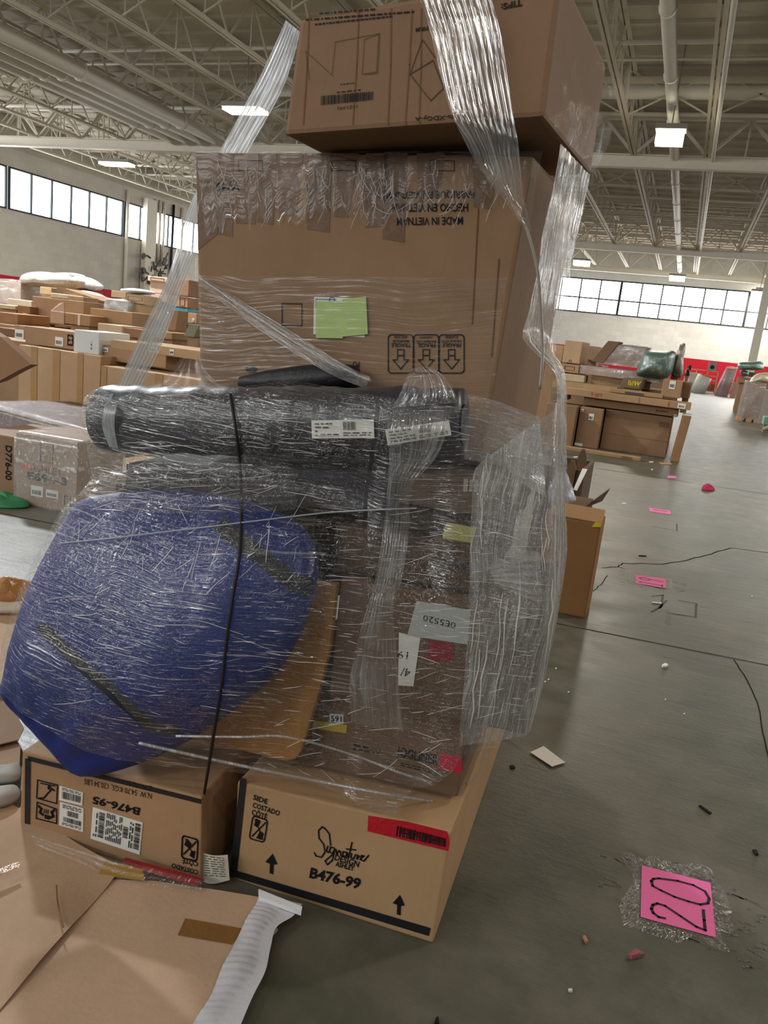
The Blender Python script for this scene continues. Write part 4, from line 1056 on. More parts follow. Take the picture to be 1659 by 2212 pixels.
# ---- left, on the floor
o, fr, n = bgbox('film wrapped carton with an orange stripe standing on the floor left of the blue bag', (33, 1086), (163, 1108), (38, 935), 0, .62, '#b08b66', 5, zb=0, deco=[
    ('text', .26, .50, .78, .60, 'ASHLEY', '', .0, flat('#5a2a22', .7)), ('text', .20, .37, .86, .49, 'E694-3', '', .04), ('label', .27, .15, .47, .30), ('label', .52, .17, .72, .28), ('rect', .42, .66, .62, .92), ('rect', .82, .10, .92, .24),
    ('tape', .12, .52, .30, .58, flat('#d0562c', .6))])
wrapped(o, fr, n, .62, .008, .012)
bgbox('carton printed sideways at the left picture edge, beside the film wrapped one', (-60, 1062), (32, 1072), (-55, 930), 0, .7, '#a07a55', 5, zb=0, deco=[('text', .78, .30, .93, .85, 'D776-00', 'down', .02)])
bgbox('plain brown carton behind the blue bag, right of the film wrapped carton', (186, 1062), (300, 1072), (186, 1003), 0, .8, '#c39a68', 3, zb=0)
o, fr, n = bgbox('wide dark slab in film lying over the floor cartons at the left edge', (-70, 935), (168, 922), (-70, 868), 6.2, 1.2, '#6a4530', -14)
wrapped(o, fr, n, 1.2, .02, .03)
bgbox('low brown carton holding up the film wrapped dark slab', (-70, 1010), (200, 1030), (-70, 938), 6.4, 1.1, '#8d6a48', -4)
mb = MB(); wq = [atY(x, y, 5.6) for x, y in ((-60, 690), (2, 728), (67, 787), (40, 800), (0, 822), (-60, 840))]; mb.prism(wq, (0.02, .07, 0))
tag(mb.build('open_carton_flap', card('#a8764a'), loc=wq[5]), 'pointed brown carton corner poking in from the left edge', 'carton flap')
tap = flat('#a9814f', .4, .4, var=.1)
bgbox('long tan carton banded with tape, left one under the row of small boxes', (38, 1010), (209, 1052), (40, 744), 7.4, .7, '#cfa271', -2, deco=[('tape', .16, 0, .24, 1, tap), ('tape', .43, 0, .52, 1, tap), ('tape', .73, 0, .80, 1, tap)])
bgbox('long tan carton banded with tape, right one under the row of small boxes', (211, 1052), (420, 1092), (211, 788), 7.3, .7, '#cba070', -2, deco=[('tape', .0, 0, .06, 1, tap), ('tape', .55, 0, .63, 1, tap)])
# row on top
bgbox('shallow brown carton with a barcode label, left on the long tan cartons', Z4(195, 800), Z4(580, 866), Z4(200, 663), 7.6, .55, '#b48a5e', -1, deco=[('label', .62, .12, .78, .62), ('text', .86, .2, .98, .85, 'E3', '', .02)])
bgbox('small brown carton with printed numbers at the far left of the row', Z4(112, 760), Z4(195, 770), Z4(118, 655), 8.3, .5, '#b88f66', 0, deco=[('label', .08, .02, .9, .7)])
bgbox('white carton at the end of the row, on the long tan cartons', Z4(572, 905), Z4(768, 942), Z4(585, 690), 7.5, .6, flat('#d9d9d6', .6, .3, var=.04), 4, deco=[('text', .66, .35, .74, .62, '1 JB 38', 'down', .0)])
bgbox('wide brown carton beside the white one, on the long tan cartons', Z4(778, 925), Z4(1290, 1000), Z4(778, 815), 7.6, .6, '#b98d5e', 0, deco=[('label', .04, .6, .13, .9)])
bgbox('flat open tray carton lying on the wide brown carton beside the white one', Z4(862, 838), Z4(1560, 905), Z4(862, 768), 7.6, .75, '#caa06e', -1, deco=[('label', .44, .2, .54, .8), ('label', .67, .2, .72, .8)])
bgbox('small dark brown carton lying behind the flat tray, left of the film strip', Z4(958, 745), Z4(1130, 762), Z4(960, 675), 9.2, .8, '#a27347', 0)
bgbox('low brown carton with a white label behind the flat tray', Z4(1205, 755), Z4(1340, 772), Z4(1205, 700), 9.0, .5, '#b68a5c', 0, deco=[('label', .06, .15, .36, .8)])
bgbox('brown carton standing on end, leaning, right of the film strip', Z4(1255, 690), Z4(1365, 712), Z4(1280, 530), 9.8, .25, '#b08258', 0, tilt=8)
bgbox('grey green slab leaning beside the biggest carton in the left pile', Z4(1430, 745), Z4(1510, 760), Z4(1500, 650), 9.0, .3, '#8d8a6c', 0, tilt=24)
bgbox('long low tan carton behind the white one', Z4(760, 700), Z4(950, 730), Z4(762, 640), 9.6, .5, '#d0b48f', -3)
# middle rows
bgbox('big tan carton standing in the middle of the left pile', Z4(250, 635), Z4(648, 660), Z4(255, 430), 10.5, .5, '#b98f63', 2)
o, fr, n = bgbox('half open carton in front of the big tan carton', Z4(390, 640), Z4(500, 640), Z4(390, 548), 9.8, .6, '#c7a27a', 2)
fm = MB(); fm.prism([fr[3], fr[2], fr[2] + Vector((-.1, .1, .16)), fr[3] + Vector((0, .2, .14))], n * .01); fm.build('flap', card('#8f653e'), o)
bgbox('low brown carton right of the half open one', Z4(505, 645), Z4(700, 655), Z4(505, 560), 9.8, .5, '#b48655', 2, deco=[('tape', .52, 0, .62, 1, flat('#d8c9b0', .5))])
bgbox('wide plain brown carton behind the white carton', Z4(700, 655), Z4(1028, 672), Z4(705, 522), 10.2, .6, '#b88d5c', 2)
bgbox('dark brown carton with a yellow sticker at the far left of the pile', Z4(-60, 640), Z4(138, 652), Z4(-60, 548), 9.6, .7, '#a27344', 3)
bgbox('brown carton behind the one with the yellow sticker', Z4(135, 640), Z4(232, 650), Z4(135, 500), 10.3, .6, '#94693f', 3, deco=[('label', .45, .35, .75, .6, flat('#d9b03a', .5))])
bgbox('low dark brown carton at the left picture edge below the yellow sticker', Z4(-60, 735), Z4(120, 730), Z4(-60, 668), 9.0, .7, '#7d5a3a', 0)
bgbox('white topped pile of flat cartons at far left', Z4(60, 500), Z4(245, 505), Z4(75, 450), 12.0, .8, '#d8c7a8', 3)
bgbox('flat pale carton at the left edge under the film wrapped one', Z4(-40, 520), Z4(120, 525), Z4(-40, 488), 11.2, .8, '#cdb894', 3)
# back rows
o, fr, n = bgbox('film wrapped pale carton at the left edge in front of the red wall band', Z4(-60, 480), Z4(160, 470), Z4(-60, 300), 13.5, .8, '#c2a183', 4); wrapped(o, fr, n, .8, .03, .05)
m_white = flat('#dad8d6', .5, .3, var=.05)
bundle('large white film wrapped mattress bundle on top of the left pile', [Z4(210, 320), Z4(260, 262), Z4(370, 245), Z4(500, 268), Z4(610, 300), Z4(610, 345), Z4(540, 372), Z4(380, 358), Z4(240, 360)], 14, .5, flat('#cfc3b4', .5), seed=1)
bundle('white sack behind the wrapped mattress bundle on the left pile', [Z4(420, 262), Z4(520, 254), Z4(610, 258), Z4(618, 300), Z4(560, 315), Z4(460, 300)], 15, .4, m_white, seed=2)
bundle('grey white film bundle right of the mattress bundle', [Z4(618, 290), Z4(660, 280), Z4(720, 318), Z4(750, 350), Z4(735, 385), Z4(640, 385), Z4(618, 340)], 14.5, .4, m_white, seed=3)
bundle('white foam pad sloping in the left pile', [Z4(620, 398), Z4(660, 388), Z4(740, 408), Z4(830, 455), Z4(815, 475), Z4(740, 450), Z4(650, 425)], 12.6, .25, m_white, seed=4, filmed=False, name='foam_pad', cat='foam pad')
mb = MB(); sl = [atY(*Z4(*p), 12) for p in ((440, 362), (500, 370), (800, 470), (800, 490), (700, 468), (440, 400))]; mb.prism(sl, (0, .7, 0)); tag(mb.build('carton', card('#8d6a48'), loc=sl[3]), 'long dark carton sloping down the middle of the left pile', 'carton')
bgbox('small carton under the sloping long carton', Z4(395, 440), Z4(530, 448), Z4(395, 405), 11.6, .4, '#e0c9a6', 2)
bgbox('small tan carton with red print under the sloping long carton', Z4(530, 462), Z4(650, 470), Z4(532, 424), 11.4, .4, '#c9a171', 2)
bgbox('small tan carton beside the mattress bundle on the left pile', Z4(310, 412), Z4(400, 415), Z4(312, 356), 12.6, .4, '#c6a16f', 2)
bgbox('brown carton on the sloping carton, left of the foam topped stack', Z4(865, 440), Z4(980, 450), Z4(868, 385), 13.4, .5, '#a9835c', 2)
o, fr, n = bgbox('pale grey film wrapped carton in the middle of the left pile', Z4(822, 530), Z4(990, 545), Z4(825, 452), 11.6, .5, '#c7bfae', 4); wrapped(o, fr, n, .5, .02, .03)
bgbox('tan carton with a round print, lower one of the foam topped stack', Z4(992, 600), Z4(1085, 610), Z4(995, 485), 11.8, .6, '#d3ad7a', 6, deco=[('label', .3, .62, .5, .9)])
bgbox('tan carton with lettering, upper one of the foam topped stack', Z4(982, 480), Z4(1120, 492), Z4(985, 412), 11.8, .6, '#d8b283', 6, deco=[('rect', .1, .3, .9, .75)])
bundle('white foam slab on top of the tan carton stack', [Z4(985, 380), Z4(1080, 374), Z4(1165, 392), Z4(1172, 412), Z4(1060, 416), Z4(985, 405)], 12, .3, m_white, name='foam_slab', cat='foam slab', filmed=False, seed=6)
bgbox('low grey carton right of the foam topped stack', Z4(1035, 640), Z4(1130, 652), Z4(1035, 600), 11.4, .5, '#5d6a6c', 2, top=PAPER)
bgbox('pale lidded storage carton, left of the pair on the far stack', Z4(1165, 404), Z4(1300, 408), Z4(1168, 312), 14, .6, '#d9b595', 6)
bgbox('wide lid of the pale storage carton on the far stack', Z4(1150, 312), Z4(1310, 318), Z4(1152, 272), 13.95, .7, '#d9b595', 6, name='flat_carton', cat='carton', deco=[('rect', .15, .25, .8, .75)])
bgbox('brown lidded carton high on the far stack, right of the film strip', Z4(1375, 425), Z4(1468, 428), Z4(1378, 295), 13.6, .6, '#a3754d', 6)
bgbox('pink carton under the pale storage carton', Z4(1175, 470), Z4(1320, 478), Z4(1178, 408), 14, .6, '#d8a99c', 6)
bgbox('brown printed carton under the brown lidded one', Z4(1300, 505), Z4(1462, 508), Z4(1300, 424), 13.6, .6, '#b3845a', 6, deco=[('rect', .62, .15, .85, .85)])
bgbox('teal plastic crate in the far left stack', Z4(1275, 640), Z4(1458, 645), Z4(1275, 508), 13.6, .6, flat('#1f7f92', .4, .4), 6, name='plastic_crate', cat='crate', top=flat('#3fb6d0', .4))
bgbox('small brown carton beside the teal crate', Z4(1462, 640), Z4(1530, 642), Z4(1462, 560), 13.4, .5, '#b5895f', 4, deco=[('label', .5, .2, .75, .5)])
bgbox('white appliance box beside the far left stack', Z4(1465, 465), Z4(1525, 465), Z4(1465, 350), 14.5, .5, flat('#d6dadd', .5), 4)
mb = MB()
for k in range(5): mb.box((-14 + k * 1.7, 13.2, 0), (-12.5 + k * 1.7, 14.6, .55 + .1 * (k % 2)), 0)
for k, (x, y, z, w, d) in enumerate(((-13.2, 11.2, .95, 2.6, 1.5), (-10.4, 10.2, 1.15, 2.5, 1.5), (-8.6, 8.9, 1.0, 2.8, .9), (-12.5, 13.8, 1.1, 2.8, 1.4), (-9.6, 12.6, 1.0, 2.6, 1.6))):
    b = MB(); b.box((x - w / 2, y - d / 2, 0), (x + w / 2, y + d / 2, z)); tag(b.build('carton', card('#a98258'), loc=(x, y, 0), bevel=.015), 'large carton buried under the left pile', 'carton', 'buried cartons of the left pile')
gp = [atZ(-20, 1070, .02), atZ(0, 1063, .06), atZ(25, 1068, .05), atZ(63, 1088, .02), atZ(50, 1096, .01), atZ(-10, 1094, .01)]
tag(pillow_mesh(gp, Vector((0, 0, 1)), .03, 5, .03).build('green_cloth', flat('#3f8a5c', .6, .3), loc=gp[4], smooth=True), 'crumpled green cloth on the floor at the left edge', 'cloth')
# ---- right pile
Z5 = lambda x, y: (1180 + x / 4.879, 700 + y / 4.879)
bgbox('plain brown carton standing at the left end of the right row', Z5(-60, 1250), Z5(262, 1275), Z5(-60, 822), 0, .9, '#9c744d', 0, zb=0)
bgbox('narrow brown carton with a white label, second in the right row', Z5(295, 1285), Z5(535, 1308), Z5(352, 868), 0, .9, '#a67c54', 0, zb=0, deco=[('label', .42, .70, .64, .86), ('tape', .0, .02, .34, .09, PAPER), ('label', .02, .88, .16, .95)])
bgbox('widest brown carton of the right row', Z5(562, 1308), Z5(1245, 1450), Z5(605, 890), 0, 1.0, '#9d7650', -1, zb=0, deco=[('tape', .82, .74, .97, .86, flat('#6f5138', .5)), ('tape', .0, .40, 1, .405, flat('#7b5a3c', .6))])
bgbox('brown board carton leaning at the right end of the right row', Z5(1305, 1448), Z5(1395, 1462), Z5(1425, 960), 0, .9, '#a5774a', 0, zb=0, tilt=4.5, top=PAPER)
bgbox('long brown carton lying across the right row, printed upside down', Z5(385, 850), Z5(1385, 968), Z5(385, 765), 15.3, .5, '#a07850', -1, deco=[('text', .77, .38, .90, .58, 'CARYLE', 'flip', .03), ('label', .96, .05, .99, .3)])
bgbox('very long thin tan carton on top of the right row', Z5(195, 740), Z5(1525, 868), Z5(190, 664), 15.12, .35, '#b98f5f', -1, deco=[('text', .21, .25, .31, .75, 'T GF↑', '', .02, flat('#b03a2a', .6)), ('label', .90, .1, .96, .8), ('tape', .60, .1, .603, .9, flat('#7b5a3c')), ('text', .825, .1, .84, .9, '↓', '', .05, flat('#b03a2a', .6))])
bgbox('shallow brown carton with a numbered end left in the right pile', Z5(45, 790), Z5(195, 780), Z5(48, 670), 15.25, .9, '#94704a', 0, deco=[('label', .35, .15, .85, .65, flat('#6d5a48', .6))])
bgbox('tan flat carton with taped seams behind the very long thin one', Z5(60, 665), Z5(740, 690), Z5(60, 595), 15.6, 1.0, '#c79c66', 2, top=card('#d2a971'))
bgbox('thin tan carton with a dark stripe behind the very long thin one', Z5(660, 715), Z5(1230, 765), Z5(660, 672), 15.2, .4, '#b58b5b', -1, deco=[('tape', .30, .1, .65, .6, flat('#4a4a40', .6))])
bgbox('tilted carton with yellow chevron marks in the right pile', Z5(775, 665), Z5(980, 690), Z5(830, 565), 15.8, .5, '#7d6546', -6, tilt=12, deco=[('text', .3, .3, .95, .8, '\\\\//W', '', .03, flat('#d8c11c', .5))])
bgbox('brown carton with a white paper at the right end on top of the row', Z5(1205, 760), Z5(1405, 780), Z5(1215, 575), 15.2, .7, '#b48a5c', -2, deco=[('label', .34, .48, .66, .95)])
bgbox('brown carton behind the one with the white paper', Z5(1420, 780), Z5(1500, 790), Z5(1430, 605), 15.6, .7, '#8f683f', -2)
bgbox('small brown carton on top behind the white paper carton', Z5(1310, 580), Z5(1385, 585), Z5(1315, 535), 16.5, .4, '#a3774c', 0)
o, fr, n = bgbox('large tan carton standing high at the left of the right pile', Z5(165, 400), Z5(350, 408), Z5(170, 165), 17, .7, '#c39a6d', -6, deco=[('rect', .40, .05, .52, .14)])
bgbox('flat carton at far left of the right pile beside the film', Z5(-20, 395), Z5(160, 400), Z5(-20, 205), 18.0, .9, '#bd9263', 0)
bgbox('small printed carton under the large tan one in the right pile', Z5(140, 500), Z5(340, 508), Z5(140, 412), 16.4, .8, '#b58a5b', 0, deco=[('rect', .25, .3, .75, .75)])
bgbox('low pale carton in the right pile, left of the green bundle', Z5(150, 590), Z5(400, 595), Z5(150, 515), 16.2, .6, '#c4ac88', 0)
bgbox('carton with a torn film cover behind the large tan one', Z5(420, 375), Z5(540, 390), Z5(425, 225), 18, .8, '#b2906a', 0)
bgbox('tilted dark brown slab high in the right pile', Z5(470, 395), Z5(600, 400), Z5(600, 170), 16.8, .25, '#7c5a3c', -10, tilt=32)
o, fr, n = bgbox('large tilted brown carton left of the green bundle', Z5(560, 410), Z5(940, 480), Z5(690, 205), 16.8, .8, '#9b6f48', -4, tilt=18); wrapped(o, fr, n, .8, .02, .03)
o, fr, n = bgbox('long brown carton under the tilted ones in the right pile', Z5(360, 520), Z5(1190, 660), Z5(365, 430), 16.4, .9, '#a6774a', -3); wrapped(o, fr, n, .9, .015, .02)
bgbox('curved brown board on top behind the green bundle', Z5(1020, 300), Z5(1370, 290), Z5(1030, 262), 17.4, .3, '#a97a4c', 2)
bundle('green film wrapped bundle with a tan patch high on the right pile', [Z5(1030, 300), Z5(1090, 272), Z5(1240, 280), Z5(1355, 292), Z5(1350, 400), Z5(1320, 520), Z5(1230, 580), Z5(1080, 560), Z5(950, 535), Z5(980, 430)], 16.2, .45, flat('#14614a', .4, .4, var=.2), seed=8)
bundle('tall silver film wrapped carton at the right end of the right pile', [Z5(1410, 205), Z5(1470, 215), Z5(1450, 350), Z5(1430, 560), Z5(1320, 540), Z5(1340, 420), Z5(1370, 300)], 16.6, .3, flat('#8d7156', .5), seed=9)
bgbox('very long low tan carton on the floor before the right row', Z5(-60, 1290), Z5(990, 1436), Z5(-60, 1250), 0, .2, '#b28a5a', -1, zb=0, deco=[('tape', .82, .3, .92, .75, flat('#7a5c3e'))])
for k, (x, y, z, w, d) in enumerate(((-1.75, 18.0, 1.1, 1.7, 1.6), (-.45, 17.6, 1.15, .85, 2.0), (-2.6, 19.6, 1.5, 1.7, 1.6), (-1.0, 19.6, 1.45, 1.4, 1.6))):
    b = MB(); b.box((x - w / 2, y - d / 2, 0), (x + w / 2, y + d / 2, z)); tag(b.build('carton', card('#a98258'), loc=(x, y, 0), bevel=.015), 'large carton buried under the right pile', 'carton', 'buried cartons of the right pile')
# ---- far end of the aisle
Z6 = lambda x, y: (1440 + x / 7.575, 740 + y / 7.575)
tb = MB(); T0 = atY(*Z6(260, 700), 70); T1 = atY(*Z6(800, 760), 70); hz = 1.9; L_ = (T1 - T0).x
rk = empty('storage_rack', (T0.x, 70, 0)); tag(rk, 'long pale storage rack against the red wall band at the aisle end', 'rack')
for z in (.15, 1.0, 1.35, 1.75): b = MB(); b.box((T0.x, 70, z), (T1.x, 70.9, z + .06)); b.build('shelf', flat('#c9a583', .6), rk)
for x in (T0.x, T0.x + L_ * .33, T0.x + L_ * .66, T1.x - .06):
    b = MB(); b.box((x, 70, 0), (x + .07, 70.07, 1.85)); b.box((x, 70.83, 0), (x + .07, 70.9, 1.85)); b.build('upright', flat('#c9a583', .6), rk)
for k in range(4): b = MB(); x = T0.x + L_ * (.42 + .14 * k); b.box((x, 70.1, .211), (x + L_ * .12, 70.7, .211 + (.5, .6, .4, .55)[k])); tag(b.build('carton', card('#9a7148'), loc=(x, 70.1, .21)), 'small brown carton on the lower shelf of the far rack', 'carton', 'cartons on the far rack')
b = MB(); p = atY(*Z6(735, 460), 70.4); b.box((p.x - .3, 70.2, 1.812), (p.x + .3, 70.6, 2.5)); sp_ = tag(b.build('speaker_box', flat('#8b8f8c', .5), loc=(p.x, 70.4, 1.81)), 'small grey box with a black round face on top of the far rack', 'box')
b = MB(); b.tube([(p.x, 70.19, 2.1), (p.x, 70.16, 2.1)], .16, 14); b.build('round_face', BLACK, sp_)
def bundle2(*a, **k): return bundle(*a, **k)
b = MB(); q0, q1 = atZ(*Z6(850, 790), 0), atZ(*Z6(1000, 800), 0); yy = 66.0
p0, p1 = atY(*Z6(800, 770), yy), atY(*Z6(1010, 790), yy); h = atY(*Z6(860, 400), yy).z
fb = MB(); fb.hexa([(p0.x, yy, 0), (p1.x, yy, 0), (p1.x + .3, yy, h), (p0.x + .5, yy, h), (p0.x, yy + .8, 0), (p1.x, yy + .8, 0), (p1.x + .3, yy + .8, h), (p0.x + .5, yy + .8, h)])
o = tag(fb.build('wrapped_slab', flat('#a56a70', .4, .4, var=.2), loc=(p0.x, yy, 0), bevel=.05), 'tall film wrapped red and grey panel at the aisle end', 'panel')
wrapped(o, [Vector((p0.x, yy, 0)), Vector((p1.x, yy, 0)), Vector((p1.x + .3, yy, h)), Vector((p0.x + .5, yy, h))], Vector((0, 1, 0)), .8, .06, .1)
c = atZ(*Z6(500, 825), 0); hh = atY(*Z6(560, 545), c.y).z
b = MB(); b.tube([(c.x, c.y, 0), (c.x + .15, c.y, hh * .5), (c.x + .32, c.y, hh)], .55, 16); o = tag(b.build('wrapped_roll', flat('#c9cfc8', .35, .4, var=.15, bump=.3), loc=c, smooth=True), 'upright white wrapped roll at the end of the right row', 'roll')
c = atZ(*Z6(435, 815), 0); b = MB(); b.box((c.x - .5, c.y + 2, 0), (c.x + .4, c.y + 3, 1.5)); tag(b.build('carton', card('#cfc3b0'), loc=(c.x, c.y + 2.5, 0), bevel=.03), 'pale carton stack beside the upright white roll', 'carton')
# right edge group
A = atZ(*Z6(1110, 1030), 0)
bgbox('brown carton stack at the right edge, behind the film wrapped tall carton', Z6(1120, 1030), Z6(1250, 1045), Z6(1190, 630), 0, 1.2, '#a5784c', 0, zb=0, tilt=0)
bgbox('pale tan carton behind the right edge stack', Z6(1040, 900), Z6(1120, 905), Z6(1090, 650), 0, 1.0, '#c9a084', 0, zb=0, tilt=0)
o, fr, n = bgbox('tall film wrapped carton on wooden feet at the right edge', Z6(1185, 1225), Z6(1490, 1270), Z6(1310, 655), 0, 1.0, '#a98a72', 0, zb=.12, tilt=1); wrapped(o, fr, n, 1.0, .03, .06)
for u in (0.02, .5, .92):
    p = fr[0].lerp(fr[1], u); b = MB(); b.box((p.x - .08, p.y, 0), (p.x + .12, p.y + .9, .13)); b.build('wooden_foot', flat('#c79a6a', .6), o)
bgbox('grey carton half out of frame at the right edge', Z6(1490, 1325), Z6(1800, 1370), Z6(1600, 770), 0, 1.0, flat('#9b9088', .6, var=.1), 0, zb=0, tilt=1, top=PAPER)
ytop = 34.5
def edgeb(label, pxs, th, mat, seed, y=ytop): return bundle(label, [Z6(*p) for p in pxs], y, th, mat, seed=seed)
edgeb('green film wrapped bundle on top at the right edge', [(1160, 380), (1200, 325), (1380, 315), (1560, 312), (1590, 400), (1560, 450), (1370, 450), (1190, 440)], .6, flat('#5c9478', .4, .4), 21, 40)
edgeb('dark wrapped bundle under the green one at the right edge', [(1195, 470), (1260, 452), (1340, 480), (1330, 545), (1230, 552)], .4, flat('#3a3138', .4, .4), 22, 40)
edgeb('cream film sack at the right edge on the tall wrapped carton', [(1350, 650), (1400, 570), (1500, 505), (1680, 500), (1700, 650), (1520, 670)], .6, flat('#d6cda6', .5), 23)
bgbox('flat brown carton under the dark bundle at the right edge', Z6(1160, 650), Z6(1420, 640), Z6(1200, 560), 40, 1.0, '#b08b68', 0)
bgbox('brown carton beside the dark bundle at the right edge', Z6(1340, 560), Z6(1520, 570), Z6(1345, 482), 40.3, .8, '#b08559', 0)
bgbox('teal plastic tub on the floor at the right edge', Z6(1580, 1340), Z6(1750, 1350), Z6(1600, 1210), 27, .6, flat('#7fb5a3', .4), 0, name='plastic_tub', cat='tub')
gb = [atY(*Z6(*p), 26) for p in ((1575, 1430), (1600, 1380), (1700, 1350), (1760, 1420), (1700, 1450))]
tag(pillow_mesh(gb, Vector((0, 1, 0)), .2, 4).build('grey_bag', flat('#7f8a7c', .5), loc=gb[0], smooth=True), 'crumpled grey plastic bag on the floor at the right edge', 'bag')
BGREG += [o for o in COL.objects if o.parent is None and o.name.split('.')[0] in ('wrapped_bundle', 'foam_slab', 'foam_pad') or o.get('group', '').startswith('buried')]
def aabb(o):
    vs = [v.co + o.location for v in o.data.vertices]
    return [min(v[i] for v in vs) for i in range(3)] + [max(v[i] for v in vs) for i in range(3)]
BX = [aabb(o) for o in BGREG]
for b in list(BX):
    if b[2] < .15: continue
    cx_, cy_ = (b[0] + b[3]) / 2, (b[1] + b[4]) / 2; hx, hy = (b[3] - b[0]) * .36, (b[4] - b[1]) * .36
    top = 0.0
    for c in BX:
        if c is not b and c[0] < cx_ + hx and c[3] > cx_ - hx and c[1] < cy_ + hy and c[4] > cy_ - hy and c[5] <= b[2] + .12: top = max(top, c[5])
    if b[2] - top > .12:
        m = MB(); m.box((cx_ - hx, cy_ - hy, top), (cx_ + hx, cy_ + hy, b[2] - .002)); tag(m.build('carton', card('#a98258'), loc=(cx_, cy_, top)), 'plain carton buried inside a pile, holding up the things above it', 'carton', 'buried supporting cartons')
        BX.append([cx_ - hx, cy_ - hy, top, cx_ + hx, cy_ + hy, b[2]])
# ---- near brown carton with a plastic bag, right of the load
o, fr, n = bgbox('tall open brown carton standing right of the load, a yellow tag on its corner', (1150, 1312), (1266, 1323), (1168, 1108), 0, .30, '#a06c2e', 0, zb=0)
fm = MB(); fm.prism([fr[3], fr[2], fr[2] + n * .30 + Vector((-.01, 0, .03)), fr[3] + n * .30 + Vector((0, 0, .03))], Vector((0, 0, .006))); fm.build('flap', card('#a9763a'), o)
fm = MB(); q = fr[2]; fm.prism([q + Vector((-.055, -.004, -.03)), q + Vector((-.002, -.004, -.02)), q + Vector((0, -.004, .004)), q + Vector((-.04, -.004, .004))], (0, -.003, 0)); fm.build('yellow_tag', flat('#d7c233', .4), o)
b = MB(); A, Bp = atY(1188, 1085, fr[0].y + .42), atY(1268, 1092, fr[0].y + .42); b.box((A.x, A.y, 0), (Bp.x, A.y + .45, A.z)); o2 = tag(b.build('carton', card('#6b4a2c'), loc=(A.x, A.y, 0), bevel=.01), 'dark open carton directly behind the tall brown carton', 'carton')
fb = MB(); fb.prism([Vector((Bp.x - .02, A.y, A.z)), Vector((Bp.x + .06, A.y + .4, A.z)), Vector((Bp.x + .10, A.y + .4, A.z + .10)), Vector((Bp.x + .03, A.y, A.z + .06))], (.006, 0, 0)); fb.build('flap', card('#7b5836'), o2)
fb = MB(); fb.prism([atY(1238, 1058, A.y + .2), atY(1246, 1060, A.y + .2), atY(1269, 1014, A.y + .5), atY(1258, 1012, A.y + .5)], (0, .01, 0)); fb.build('white_flap', PAPER, o2)
pb = [atY(x, y, A.y + .15) for x, y in ((1184, 1082), (1186, 1050), (1200, 1028), (1212, 1010), (1224, 1022), (1235, 1050), (1245, 1080))]
m_poly = film('plastic_bag', 12, 12, dens=.8, haze=.35, crackle=.6, white=.6, rough=.25, tint=(.93, .95, 1, 1))
rows = []
c0 = (pb[0] + pb[-1]) / 2
for j in range(9):
    s = 1 - j / 8
    rows.append([c0.lerp(p, max(s, .02)) - Vector((0, .16 * math.sqrt(max(0, 1 - s * s)) + .03 * noise.noise(p * 20 + Vector((s * 7, 0, 0))), 0)) for p in catmull(pb, 4)])
rows2 = [[p + Vector((0, 2 * (c0.y - p.y), 0)) for p in r] for r in rows]
bg_ = tag(grid('plastic_bag', rows, m_poly, loc=c0), 'clear plastic bag bunched up in the dark open carton', 'plastic bag'); grid('back_side', rows2, m_poly, bg_)
cr = tag(empty('wooden_crate', atZ(1220, 1110, 0) + Vector((0, 1.6, 0))), 'low dark crate with upright posts behind the open cartons', 'crate')
y0 = fr[0].y + 1.5; P0 = atY(1160, 1042, y0); P1 = atY(1258, 1050, y0); hT = atY(1200, 1008, y0).z
for yy in (y0, y0 + .7): b = MB(); b.box((P0.x, yy, 0), (P1.x, yy + .03, hT)); b.build('side_board', card('#5d4329'), cr)
b = MB(); b.box((P1.x - .03, y0 + .03, 0), (P1.x, y0 + .7, hT)); b.build('side_board', card('#6a4c2e'), cr)
for px, top_, yy in ((1231, 994, y0 - .03), (1251, 969, y0 + .35)):
    p = atY(px, 1030, yy); zt_ = atY(px, top_, yy).z; b = MB()
    b.prism([Vector((p.x - .035, yy, 0)), Vector((p.x + .035, yy, 0)), Vector((p.x + .035, yy, zt_ - .06)), Vector((p.x + .012, yy, zt_)), Vector((p.x - .012, yy, zt_)), Vector((p.x - .035, yy, zt_ - .06))], (0, .03, 0)); b.build('post', card('#7a5a38'), cr)

# ================================================================== ON THE FLOOR
def sheet_card(name, label, pxs, z, hexc, cat='cardboard sheet', th=.004, lift=None):
    mb = MB(); P = [atZ(x, y, z) for x, y in pxs]
    mb.prism(P, (0, 0, th)); return tag(mb.build(name, card(hexc), loc=sum(P, Vector()) / len(P)), label, cat)
cs2 = sheet_card('cardboard_sheet', 'large smooth cardboard sheet at the lower left with a strip of brown tape', [(216, 1902), (330, 1905), (470, 1925), (560, 1940), (600, 2010), (520, 2110), (440, 2230), (360, 2330), (-200, 2330), (-20, 2190)], .020, '#d9ae88')
fz = Plane((0, 0, .0245), (0, 0, 1))
slab(fz, [(400, 1984), (524, 2006), (500, 2040), (384, 2020)], .0008).build('packing_tape', flat('#8a6335', .3, .5, var=.1, bump=.2), cs2)
